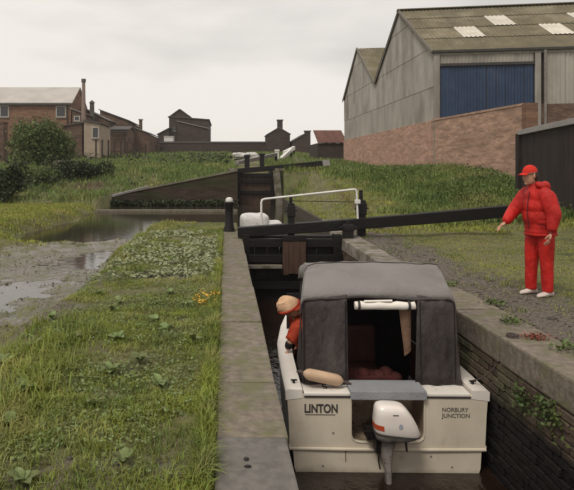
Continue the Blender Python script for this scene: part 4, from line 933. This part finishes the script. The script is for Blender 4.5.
# helm seat
se = part('helm_seat', MB().box(-.16,.20,1.35,1.45,.62,1.05).box(-.16,.20,.98,1.40,.52,.62).box(-.02,.06,1.15,1.25,.14,.52), C_BROWN, boat, bevel=.03)
# cleats
for x, y in ((-.885,.17),(.885,.17)):
    part('cleat', MB().box(x-.012,x+.012,y-.02,y+.02,.795,.82).bar((x-.03,y,.826),(x+.035,y,.826),.018,.014), C_BLACK, boat, bevel=.003)
part('deck_mark', MB().box(-.60,-.56,.10,.112,.766,.769).box(-.572,-.56,.112,.15,.766,.769).box(-.60,-.56,.15,.162,.766,.769).box(-.60,-.588,.162,.20,.766,.769).box(-.60,-.56,.20,.212,.766,.769), C_INK, boat)
# lettering
def text(s, x, z, size, w_=None, y=-.0085, par=boat, m=C_INK, name='lettering', bold=.0):
    cu = bpy.data.curves.new(name, 'FONT'); cu.body = s; cu.size = size; cu.extrude = .0006; cu.offset = bold; cu.align_x = 'LEFT'
    ob = bpy.data.objects.new('tmp', cu); COL.objects.link(ob); dg = bpy.context.evaluated_depsgraph_get(); me = bpy.data.meshes.new_from_object(ob.evaluated_get(dg)); 
    bpy.data.objects.remove(ob); me.name = name
    xs = [v.co.x for v in me.vertices]; k = (w_/(max(xs)-min(xs))) if w_ else 1
    me.transform(Matrix.Translation((x, y, z)) @ Matrix.Rotation(R(90), 4, 'X') @ Matrix.Diagonal((k, 1, 1, 1)))
    return part(name, me, m, par)
text('LINTON', -.80, .575, .115, .32, bold=.004)
part('underline', MB().box(-.79,-.50,-.0095,-.0062,.552,.557), C_INK, boat)
C_INK2 = mat('faded_lettering', (.16,.145,.125), rough=.6, bump=0)
text('NORBURY', .525, .592, .056, .25, bold=.001, m=C_INK2)
text('JUNCTION', .525, .535, .056, .27, bold=.001, m=C_INK2)
for x in (-.78,-.36,.385,.725):
    part('curtain_seam', MB().tube([(x*(1 if abs(x)>.5 else 1), .222, 1.60), (x, .205, 1.2), (x, .190, .80)], .005, 6), C_DARKC, boat, True)
for i in range(5):
    part('press_stud', MB().ell((-.76+i*.095, .165, .79), (.008,.005,.008), 8, 5), C_STEEL, boat, True); 
for i in range(4): part('press_stud', MB().ell((.40+i*.09, .165, .79), (.008,.005,.008), 8, 5), C_STEEL, boat, True)
for x, z in ((-.62,.06),(.62,.06),(-.40,.20),(.42,.16),(-.52,.38)): part('hull_fitting', MB().lathe((0,0,0), [(.001,0),(.011,0),(.011,.004),(.001,.005)], 10), C_MOTG, boat); o = bpy.context.scene.collection.objects[-1]; o.rotation_euler = (R(90),0,0); o.location = (x, -.006, z)
part('drain_stain', MB().box(-.406,-.396,-.0085,-.0062,.10,.19), mat('rust_stain', (.30,.20,.12), bump=0), boat)
# fender on the deck (its own thing)
def tw(x, y, z):   # boat-local to world
    c, s = math.cos(BR), math.sin(BR); return (BO.x+x*c-y*s, BO.y+x*s+y*c, BO.z+z)
fn = thing('fender', 'cream sausage-shaped fender lying on the left rear deck', 'fender', tw(-.6,.15,.86))
a_, b_ = Vector(tw(-.80,.10,.92)), Vector(tw(-.40,.12,.832)); d_ = b_-a_
part('body', MB().tube([a_+d_*k for k in (0,.03,.08,.16,.5,.84,.92,.97,1)], [.012,.025,.045,.056,.058,.056,.045,.025,.012], 16), C_FEND, fn, True)
part('end_loop', MB().tube([a_, a_-d_*.07+Vector((0,0,.01)), a_-d_*.16], [.014,.016,.012], 8), C_ROPE, fn, True)
part('end_loop', MB().tube([b_, b_+d_*.08, b_+d_*.2-Vector((0,0,.01))], [.014,.014,.01], 8), C_ROPE, fn, True)
# hanging cloth
rr = []
for i in range(9):
    f = i/8; wv = .05*(1-.55*f)+.012; rr.append([(0.245+.03*f+wv*math.cos(t)*1.0, .27+.028*math.sin(t)*(1-.4*f), 1.53-.46*f+(.03*math.cos(t) if i == 8 else 0)) for t in np.linspace(0, 2*math.pi, 11)[:-1]])
mb = MB().loft(rr); mb.v = [tw(*v) for v in mb.v]
tag(part('hanging_cloth', mb, mat('brown_cloth', (.20,.12,.075), (.14,.08,.05), bump=.5, bs=30), None, True), 'brown cloth hanging in the canopy opening', 'cloth')
mb = MB(); 
for i in range(7):
    p = tw(-.27+i*.085, .62+.05*(i % 2), .70+.02*(i % 3)); mb.ell(p, (.075,.09,.06), 10, 7)
mb.box(tw(-.3,.5,.14)[0], tw(.25,.5,.14)[0], tw(0,.5,0)[1], tw(0,.75,0)[1], tw(0,0,.14)[2], tw(0,0,.74)[2])
tag(part('red_bag', mb, C_BROWN if False else mat('dull_red_cloth', (.10,.025,.022), (.06,.018,.015), bump=.4, bs=25), None, True), 'dull red lumpy bag inside the cockpit opening', 'bag')
# outboard motor
om = thing('outboard_motor', 'white outboard motor with orange stripe hanging in the transom well', 'outboard motor', tw(.08,-.2,.5))
om.scale = (.89,.89,.89); om.location = Vector(tw(-.025,-.2,.575))
def ringxy(cx, cy, hx, hy, z, n=28, e=.55, tilt=0):
    r_ = []
    for k in range(n):
        t = 2*math.pi*k/n; a = math.copysign(abs(math.cos(t))**e, math.cos(t)); b = math.copysign(abs(math.sin(t))**e, math.sin(t))
        r_.append(tw(cx+hx*a, cy+hy*b, z-tilt*a*hx))
    return r_
CYm = -.20
prof = [ (.390,.06,.150,.09,0),(.392,.065,.232,.125,.10),(.42,.062,.238,.135,.10),(.50,.045,.222,.135,.08),(.58,.025,.195,.13,.06),(.64,.005,.168,.122,.05),(.675,-.005,.140,.105,.04),(.692,-.008,.100,.075,.04),(.696,-.008,.03,.02,.04)]
part('cowl', MB().loft([ringxy(.085-0+cx, CYm, hx, hy, z, tilt=ti) for z, cx, hx, hy, ti in prof]), C_MOTW, om, True)
prof2 = [(.30,.0,.10,.07,0),(.325,.02,.17,.10,.05),(.36,.05,.215,.118,.08),(.388,.06,.228,.123,.10)]
part('lower_pan', MB().loft([ringxy(.085+cx, CYm, hx, hy, z, tilt=ti) for z, cx, hx, hy, ti in prof2]), C_MOTG, om, True)
part('pan_seam', MB().loft([ringxy(.085+.0625, CYm, .2405, .134, z, tilt=.10) for z in (.384,.398)], False), C_STEEL, om, True)
# orange band wraps the left-front of the cowl
def band(z0, z1, f0, f1, grow, m, name):
    zs = np.linspace(z0, z1, 4); rr = []
    for z in zs:
        cx = np.interp(z, [p[0] for p in prof], [p[1] for p in prof]); hx = np.interp(z, [p[0] for p in prof], [p[2] for p in prof]); hy = np.interp(z, [p[0] for p in prof], [p[3] for p in prof]); ti = np.interp(z, [p[0] for p in prof], [p[4] for p in prof])
        row = []
        for t in np.linspace(f0, f1, 16):
            a = math.copysign(abs(math.cos(t))**.55, math.cos(t)); b = math.copysign(abs(math.sin(t))**.55, math.sin(t)); row.append(tw(.085+cx+(hx+grow)*a, CYm+(hy+grow)*b, z-ti*a*hx))
        rr.append(row)
    part(name, MB().loft(rr, False, False), m, om, True)
band(.435, .49, math.pi*.98, math.pi*1.36, .003, C_ORANGE, 'orange_stripe')
part('maker_mark', MB().box(tw(.075,0,0)[0], tw(.135,0,0)[0], tw(0,CYm-.131,0)[1], tw(0,CYm-.127,0)[1], tw(0,0,.610)[2], tw(0,0,.618)[2]), C_INK, om)
part('badge', MB().loft([[(tw(.155,0,0)[0]+r_*math.cos(t), tw(0,CYm-.141+.004*q,0)[1], tw(0,0,.50)[2]+r_*1.3*math.sin(t)) for t in np.linspace(0, 6.283, 13)[:-1]] for q, r_ in ((0,.022),(1,.022))]), mat('faded_blue_badge', (.50,.50,.60), bump=0), om)
lg_ = [ (.30,.02,.075,.06),(.20,.0,.065,.055),(.10,-.005,.055,.05),(.02,-.0,.045,.05),(-.03,.01,.035,.05),(-.5,.015,.03,.045)]
part('leg', MB().loft([ringxy(.06+cx, CYm+.02, hx, hy, z, 16, .8) for z, cx, hx, hy in lg_]), C_MOTG, om, True)
part('cavitation_plate', MB().loft([ringxy(.075, CYm-.02, .10, .075, z, 16, .8) for z in (-.215,-.203)]), C_MOTG, om)
part('clamp_bracket', MB().box(tw(-.14,0,0)[0], tw(.0,0,0)[0], tw(0,-.10,0)[1], tw(0,.05,0)[1], tw(0,0,.26)[2], tw(0,0,.36)[2]).box(tw(-.05,0,0)[0], tw(.14,0,0)[0], tw(0,-.12,0)[1], tw(0,-.01,0)[1], tw(0,0,.12)[2], tw(0,0,.33)[2]), C_BLACK, om, bevel=.012)
part('shift_lever', MB().tube([tw(.22,CYm-.1,.33), tw(.225,CYm-.12,.24)], [.014,.010], 8), C_BLACK, om, True)
part('cooling_pipe', MB().tube([tw(-.03,CYm-.05,.28), tw(-.05,CYm-.05,.12), tw(-.03,CYm-.04,.02)], .008, 6), C_BLACK, om, True)
part('fuel_hose', MB().tube([tw(-.12,CYm+.1,.34), tw(-.22,.0,.33), tw(-.28,.15,.40), tw(-.31,.3,.5)], .01, 6), C_BLACK, om, True)
# mooring rope
rp_ = thing('mooring_rope', 'thin mooring rope from the right stern cleat up to the coping', 'rope', tw(.885,.17,.83))
P0 = Vector(tw(.885,.17,.83)); P1 = Vector((2.66,5.55,.03)); part('line', MB().tube([P0.lerp(P1, k/10)+Vector((0,0,-.10*math.sin(math.pi*k/10))) for k in range(11)], .007, 6), C_ROPE, rp_, True)
part('coil', MB().tube([(2.66+.05*math.cos(t), 5.57+.05*math.sin(t), .028+.002*t) for t in np.linspace(0, 12, 26)], .008, 6), C_ROPE, rp_, True)

# ------------------------------------------------------------------ people
def skinme(V, E, Rr, root=0, lv=2, name='body'):
    me = bpy.data.meshes.new(name); me.from_pydata(V, E, []); ob = bpy.data.objects.new('tmp', me); COL.objects.link(ob)
    ob.modifiers.new('s', 'SKIN'); lay = me.skin_vertices[0].data if me.skin_vertices else None
    for i, r_ in enumerate(Rr):
        lay[i].radius = r_ if isinstance(r_, tuple) else (r_, r_); lay[i].use_root = (i == root)
    sb = ob.modifiers.new('b', 'SUBSURF'); sb.levels = lv; sb.render_levels = lv
    dg = bpy.context.evaluated_depsgraph_get(); m2 = bpy.data.meshes.new_from_object(ob.evaluated_get(dg)); bpy.data.objects.remove(ob); m2.name = name
    return m2
def joinme(ms, name):
    bm = bmesh.new()
    for m in ms: bm.from_mesh(m)
    me = bpy.data.meshes.new(name); bm.to_mesh(me); bm.free(); return me
def chain(pts_, rad, lv=1, name='c'): return skinme(pts_, [(i, i+1) for i in range(len(pts_)-1)], rad, 0, lv, name)
def hand(w_, d, pn, sc=1.0):   # wrist, direction of fingers, palm normal -> meshes
    w_ = Vector(w_); d = Vector(d).normalized(); pn = Vector(pn).normalized(); s = d.cross(pn).normalized(); ms = []
    ms.append(skinme([w_, w_+d*.045*sc, w_+d*.085*sc], [(0,1),(1,2)], [(.024*sc,.024*sc),(.036*sc,.018*sc),(.034*sc,.016*sc)], 0, 2))
    for k, ln in zip((-1.5,-.5,.5,1.5), (.062,.075,.078,.066)):
        b = w_+d*.08*sc+s*k*.018*sc; p1 = b+d*ln*.5*sc+pn*.006; p2 = b+d*ln*.82*sc+pn*.024*sc; p3 = b+d*ln*.95*sc+pn*.042*sc
        ms.append(chain([b, p1, p2, p3], [.0095*sc,.009*sc,.008*sc,.0065*sc]))
    b = w_+d*.03*sc-s*.028*sc; ms.append(chain([b, b+(d*.03-s*.02+pn*.012)*sc, b+(d*.058-s*.022+pn*.028)*sc], [.013*sc,.010*sc,.008*sc]))
    return ms
def headmesh(c, fwd, up, sc=1.0):
    fwd = Vector(fwd).normalized(); up = Vector(up).normalized(); rt = fwd.cross(up).normalized(); c = Vector(c)
    M = Matrix((rt, fwd, up)).transposed()
    rings = []; n = 24
    prof = [(-.118,.030,.045,.012),(-.105,.046,.060,.010),(-.08,.058,.074,.006),(-.045,.067,.086,.002),(0,.074,.094,-.002),(.04,.076,.097,-.004),(.075,.072,.090,-.006),(.10,.055,.070,-.008),(.116,.03,.04,-.008),(.121,.008,.01,-.008)]
    for z, hx, hy, oy in prof:
        ring = []
        for k in range(n):
            t = 2*math.pi*k/n; x = hx*math.cos(t); y = hy*math.sin(t)+oy
            f = max(0, math.sin(t))
            ax = abs(x)
            if f > .3:
                if -.05 < z < .03 and ax < .018: y += .022*(1-abs(z+.025)/.055) if abs(z+.025) < .055 else 0
                if -.01 < z < .05 and .02 < ax < .045: y -= .007
                if -.11 < z < -.07 and ax < .025: y += .006
            ring.append(c+M @ Vector((x, y, z))*sc)
        rings.append(ring)
    hd = MB().loft(rings)
    # nose, ears, lips, chin as part of the same mesh
    hd.ell(c+M @ Vector((0,.098,-.022))*sc, (.013*sc,.022*sc,.022*sc), 10, 7, M.to_3x3())
    for s in (-1, 1): hd.ell(c+M @ Vector((s*.075,-.005,-.01))*sc, (.010*sc,.020*sc,.032*sc), 10, 7, M.to_3x3())
    hd.ell(c+M @ Vector((0,.086,-.062))*sc, (.022*sc,.008*sc,.009*sc), 10, 6, M.to_3x3())
    hd.ell(c+M @ Vector((0,.070,-.10))*sc, (.024*sc,.020*sc,.018*sc), 10, 6, M.to_3x3())
    return mesh_from('head', hd.v, hd.f), M, c
def puff(me, amp, sc=9):   # cloth folds
    me.update()
    for v in me.vertices:
        c = v.co; a = float(fbm(np.array(c.x*sc+c.z*2), np.array(c.y*sc+c.z*sc*1.6), 1., 3))-.5; v.co += v.normal*a*amp*2
def blob(limbs, ells, vox, sm, name):   # closed tubes and ellipsoids melted into one smooth surface
    mb = MB()
    for pts_, rad in limbs:
        pts_ = [Vector(p) for p in pts_]; P_ = []; Q_ = []
        for i in range(len(pts_)-1):
            for k in range(5): f = k/5; P_.append(pts_[i].lerp(pts_[i+1], f)); Q_.append(rad[i]*(1-f)+rad[i+1]*f)
        P_.append(pts_[-1]); Q_.append(rad[-1]); mb.tube(P_, Q_, 16)
        for p, q in zip(pts_[1:-1], rad[1:-1]): mb.ell(p, (q, q, q))
    for c, r_ in ells: mb.ell(c, r_, 20, 14)
    me = mesh_from(name, mb.v, mb.f); ob = bpy.data.objects.new('tmp', me); COL.objects.link(ob)
    m1 = ob.modifiers.new('r', 'REMESH'); m1.mode = 'VOXEL'; m1.voxel_size = vox
    m2 = ob.modifiers.new('s', 'SMOOTH'); m2.factor = .6; m2.iterations = sm
    dg = bpy.context.evaluated_depsgraph_get(); me2 = bpy.data.meshes.new_from_object(ob.evaluated_get(dg)); bpy.data.objects.remove(ob); me2.name = name
    return me2
# -- standing person in red. frame: facing -X, slightly toward the camera
PX, PY = 3.9, 7.5
man = thing('person', 'stout person in red hooded anorak, trousers and cap standing on the towpath', 'person', (PX, PY, 0))
hipz = .80
pel = (3.945, PY, .80); wst = (3.93, PY, .98); che = (3.90, PY, 1.17); nk = (3.86, PY, 1.345); nb = (3.82, PY-.01, 1.42)
shN = (3.915, PY-.175, 1.265); elN = (3.965, PY-.27, 1.03); wrN = (3.905, PY-.30, .80)       # near arm (toward camera)
shF = (3.83, PY+.16, 1.26); elF = (3.66, PY+.20, 1.04); wrF = (3.475, PY+.06, .90)        # far arm held out
hN = (3.965, PY-.09, .76); kN = (3.955, PY-.10, .43); aN = (3.97, PY-.11, .09)
hF = (3.90, PY+.09, .76); kF = (3.86, PY+.09, .43); aF = (3.85, PY+.09, .09)
Vb = [pel, wst, che, nk, nb, shN, elN, wrN, shF, elF, wrF, hN, kN, aN, hF, kF, aF]
Eb = [(0,1),(1,2),(2,3),(3,4),(2,5),(5,6),(6,7),(2,8),(8,9),(9,10),(0,11),(11,12),(12,13),(0,14),(14,15),(15,16)]
body = skinme(Vb, Eb, [(.15,.14),(.15,.14),(.16,.15),(.06,.06),(.055,.055),(.065,.065),(.045,.045),(.03,.03),(.065,.065),(.045,.045),(.03,.03),(.09,.09),(.06,.06),(.042,.042),(.09,.09),(.06,.06),(.042,.042)])
hd, HM, hc = headmesh((3.775, PY-.02, 1.500), (-1,-.22,-.10), (-.10,-.02,1))
ms = [body, hd]+hand(wrN, (-.30,-.02,-.95), (-.5,.85,0), 1.0)+hand(wrF, (-.86,-.25,-.42), (.1,-.3,-.95), 1.0)
part('body', joinme(ms, 'body'), C_SKIN, man, True)
man.scale = (.90,.95,1.0)
jk = blob([([(3.875,PY-.12,1.30),(3.925,PY-.20,1.22),elN,(3.925,PY-.295,.87),(3.91,PY-.298,.835)],[.09,.105,.098,.068,.058]),
           ([(3.85,PY+.10,1.30),(3.80,PY+.16,1.22),elF,(3.51,PY+.08,.935),(3.495,PY+.07,.915)],[.09,.105,.088,.062,.055]),
           ([(3.85,PY,1.30),(3.83,PY,1.40)],[.11,.07])],
          [((3.875,PY,1.235),(.155,.195,.13)),((3.885,PY,1.12),(.185,.20,.17)),((3.905,PY,.98),(.205,.205,.18)),((3.93,PY,.87),(.200,.20,.14)),((3.935,PY,.80),(.205,.20,.10))], .013, 4, 'anorak')
puff(jk, .006, 6); part('anorak', jk, C_RED, man, True)
hood = skinme([(3.80,PY-.10,1.385),(3.90,PY-.13,1.37),(4.00,PY-.06,1.35),(4.02,PY+.03,1.35),(3.95,PY+.12,1.36),(3.83,PY+.12,1.37)], [(0,1),(1,2),(2,3),(3,4),(4,5)], [.035,.055,.075,.075,.055,.035], 2)
puff(hood, .015, 12); part('hood', hood, C_RED, man, True)
part('anorak_hem', MB().tube([(3.935+.193*math.cos(t), PY+.193*math.sin(t), .765) for t in np.linspace(0, 2*math.pi, 33)], .017, 8), C_RED, man, True)
part('pocket_flap', MB().loft([[(3.84+.13*u, PY-.205-.02*math.sin(u*3.1), z) for u in np.linspace(-.4,.6,7)] for z in (.955,.915)], False, False), C_RED, man)
part('anorak_zip', MB().tube([(3.735,PY-.085,1.30),(3.708,PY-.09,1.15),(3.705,PY-.09,1.0),(3.735,PY-.08,.84)], .005, 6), C_DARKC, man, True)
part('glasses', MB().tube([hc+HM @ Vector((math.sin(a)*.082, math.cos(a)*.10, .018)) for a in np.linspace(-1.5,1.5,13)], .004, 6), C_BLACK, man, True)
tr_ = blob([([(3.955,PY-.07,.84),(3.965,PY-.09,.70),(3.965,PY-.10,.44),(3.97,PY-.11,.14),(3.97,PY-.115,.055)],[.115,.11,.088,.075,.072]),
            ([(3.90,PY+.07,.84),(3.885,PY+.09,.70),(3.86,PY+.09,.44),(3.85,PY+.09,.14),(3.85,PY+.085,.055)],[.115,.11,.088,.075,.072])], [((3.93,PY,.82),(.16,.165,.12))], .013, 3, 'trousers')
puff(tr_, .006, 7); part('trousers', tr_, C_RED, man, True)
def shoe(x, y, ang, par):
    c, s = math.cos(ang), math.sin(ang); rr = []
    for u, hw, h in ((-.09,.025,.05),(-.08,.038,.075),(-.03,.042,.085),(.03,.043,.07),(.09,.047,.055),(.14,.043,.045),(.17,.028,.035),(.18,.01,.025)):
        ring = []
        for t in np.linspace(0, 2*math.pi, 13)[:-1]:
            lx = -u; ly = hw*math.cos(t); z = h/2+.004+h/2*math.sin(t); ring.append((x+lx*c-ly*s, y+lx*s+ly*c, max(.004, z)))
        rr.append(ring)
    part('shoe', MB().loft(rr), C_SHOE, par, True)
shoe(3.965, PY-.12, .35, man); shoe(3.845, PY+.08, .25, man)
# cap with visor, hair, glasses
def capmesh(c, M, r=(.083,.104,.092), zo=.035, vis=True):
    rings = []
    for i in range(8):
        t = i/7*math.pi/2; rings.append([c+M @ Vector((r[0]*math.cos(t)*math.cos(a), -.006+r[1]*math.cos(t)*math.sin(a), zo+r[2]*math.sin(t))) for a in np.linspace(0, 2*math.pi, 25)[:-1]])
    rings[-1] = [c+M @ Vector((0.003*math.cos(a), .003*math.sin(a), zo+r[2])) for a in np.linspace(0, 2*math.pi, 25)[:-1]]
    return MB().loft(rings)
part('cap', capmesh(hc, HM), C_REDH, man, True)
vr = [[hc+HM @ Vector((.078*math.sin(a), .065+.035*math.cos(a)+k*.07*math.cos(a)**.6, .042-k*.018-.012*abs(math.sin(a)))) for a in np.linspace(-1.35, 1.35, 13)] for k in (0, .5, 1)]
o = part('visor', MB().loft(vr, False, False), C_REDH, man, True); s_ = o.modifiers.new('s', 'SOLIDIFY'); s_.thickness = .006
hh = MB().ell(hc+HM @ Vector((0,-.035,-.01)), (.079,.080,.085), 16, 10, HM.to_3x3()); part('hair', hh, C_HAIR, man, True)
for s in (-1, 1):
    part('eye', MB().ell(hc+HM @ Vector((s*.030,.083,.012)), (.011,.007,.008), 8, 6, HM.to_3x3()), C_INK, man, True)

# -- person leaning out of the left side of the boat
cr_ = thing('person', 'person in peach hat and orange-red jacket leaning out of the boat', 'person', tw(-.45,1.25,.55)); cr_.scale = (1.1, 1.1, 1.1)
hipb = (1.14,7.10,-.85); c1 = (1.02,7.10,-.52); c2 = (.93,7.10,-.28); n1 = (.84,7.08,-.17); n2 = (.80,7.07,-.13)
s1_ = (.86,6.96,-.31); e1 = (.775,6.92,-.44); w1 = (.745,6.93,-.545); s2_ = (.98,7.26,-.27); e2 = (1.05,7.36,-.50); w2 = (.92,7.38,-.62)
kn1 = (1.25,7.02,-.62); an1 = (1.28,6.95,-1.16); kn2 = (1.22,7.35,-.62); an2 = (1.25,7.45,-1.16)
Vb = [hipb,c1,c2,n1,n2,s1_,e1,w1,s2_,e2,w2,(1.16,7.02,-.84),(1.35,7.0,-.80),an1,(1.16,7.2,-.84),(1.33,7.33,-.80),an2]
body = skinme(Vb, Eb, [.13,.12,.12,.05,.048,.055,.04,.028,.055,.04,.028,.08,.055,.04,.08,.055,.04])
hd2, HM2, hc2 = headmesh((.775, 7.00, -.095), (.70,-.60,.28), (-.62,-.10,.76), .98)
part('body', joinme([body, hd2]+hand(w1, (-.15,-.2,-.9), (1,0,0), .95)+hand(w2, (-.5,.2,-.6), (0,-1,0), .95), 'body'), C_SKIN, cr_, True)
jk = blob([([(.90,7.00,-.27),s1_,e1],[.085,.085,.068]),([(.95,7.2,-.27),s2_,e2,(.94,7.38,-.58)],[.08,.08,.065,.05]),([hipb,c1,c2,(.85,7.08,-.19)],[.16,.165,.15,.075])], [], .014, 4, 'jacket')
puff(jk, .012, 12); part('jacket', jk, C_REDO, cr_, True)
part('dark_sleeve', chain([e1, (.76,6.93,-.49), (.748,6.93,-.53)], [.052,.045,.038], 2), C_DARKC, cr_, True)
tr_ = skinme([hipb,(1.16,7.02,-.84),(1.35,7.0,-.80),(1.29,6.95,-1.14),(1.16,7.2,-.84),(1.33,7.33,-.80),(1.26,7.45,-1.14)], [(0,1),(1,2),(2,3),(0,4),(4,5),(5,6)], [.15,.10,.075,.06,.10,.075,.06], 0); part('trousers', tr_, C_DARKC, cr_, True)
hm_ = capmesh(hc2, HM2, (.112,.125,.125), .0); hm_ = mesh_from('hat', hm_.v, hm_.f); puff(hm_, .02, 22); part('hat', hm_, C_PEACH, cr_, True)
bd_ = [hc2+HM2 @ Vector((.112*math.cos(a), -.006+.126*math.sin(a), .003)) for a in np.linspace(0, 2*math.pi, 25)]; part('hat_band', MB().tube(bd_, .014, 8), C_REDO, cr_, True)
vr = [[hc2+HM2 @ Vector((.085*math.sin(a), .07+.035*math.cos(a)+k*.06*math.cos(a)**.6, .005-k*.02)) for a in np.linspace(-1.3, 1.3, 13)] for k in (0, .5, 1)]
o = part('visor', MB().loft(vr, False, False), C_REDO, cr_, True); s_ = o.modifiers.new('s', 'SOLIDIFY'); s_.thickness = .006
part('hair', MB().ell(hc2+HM2 @ Vector((0,-.03,-.03)), (.080,.080,.075), 14, 9, HM2.to_3x3()), mat('fair_hair', (.30,.17,.08), bump=.4, bs=90), cr_, True)
part('seat_locker', MB().box(tw(-.78,0,0)[0], tw(-.30,0,0)[0], tw(0,1.0,0)[1], tw(0,1.8,0)[1], WL+.15, WL+.38), C_BROWN, cr_) if False else None

# ------------------------------------------------------------------ haze
hz = bpy.data.materials.new('haze'); hz.use_nodes = True; t_ = hz.node_tree; t_.nodes.clear()
vo = t_.nodes.new('ShaderNodeVolumePrincipled'); oo = t_.nodes.new('ShaderNodeOutputMaterial'); t_.links.new(vo.outputs[0], oo.inputs['Volume'])
vo.inputs['Color'].default_value = (1,.985,.97,1); vo.inputs['Density'].default_value = .0005; vo.inputs['Anisotropy'].default_value = .2
hb = part('haze', MB().box(-260, 260, -40, 320, -4, 16), hz); hb['kind'] = 'stuff'; hb['label'] = 'thin pale damp air over the canal and fields'; hb['category'] = 'haze'
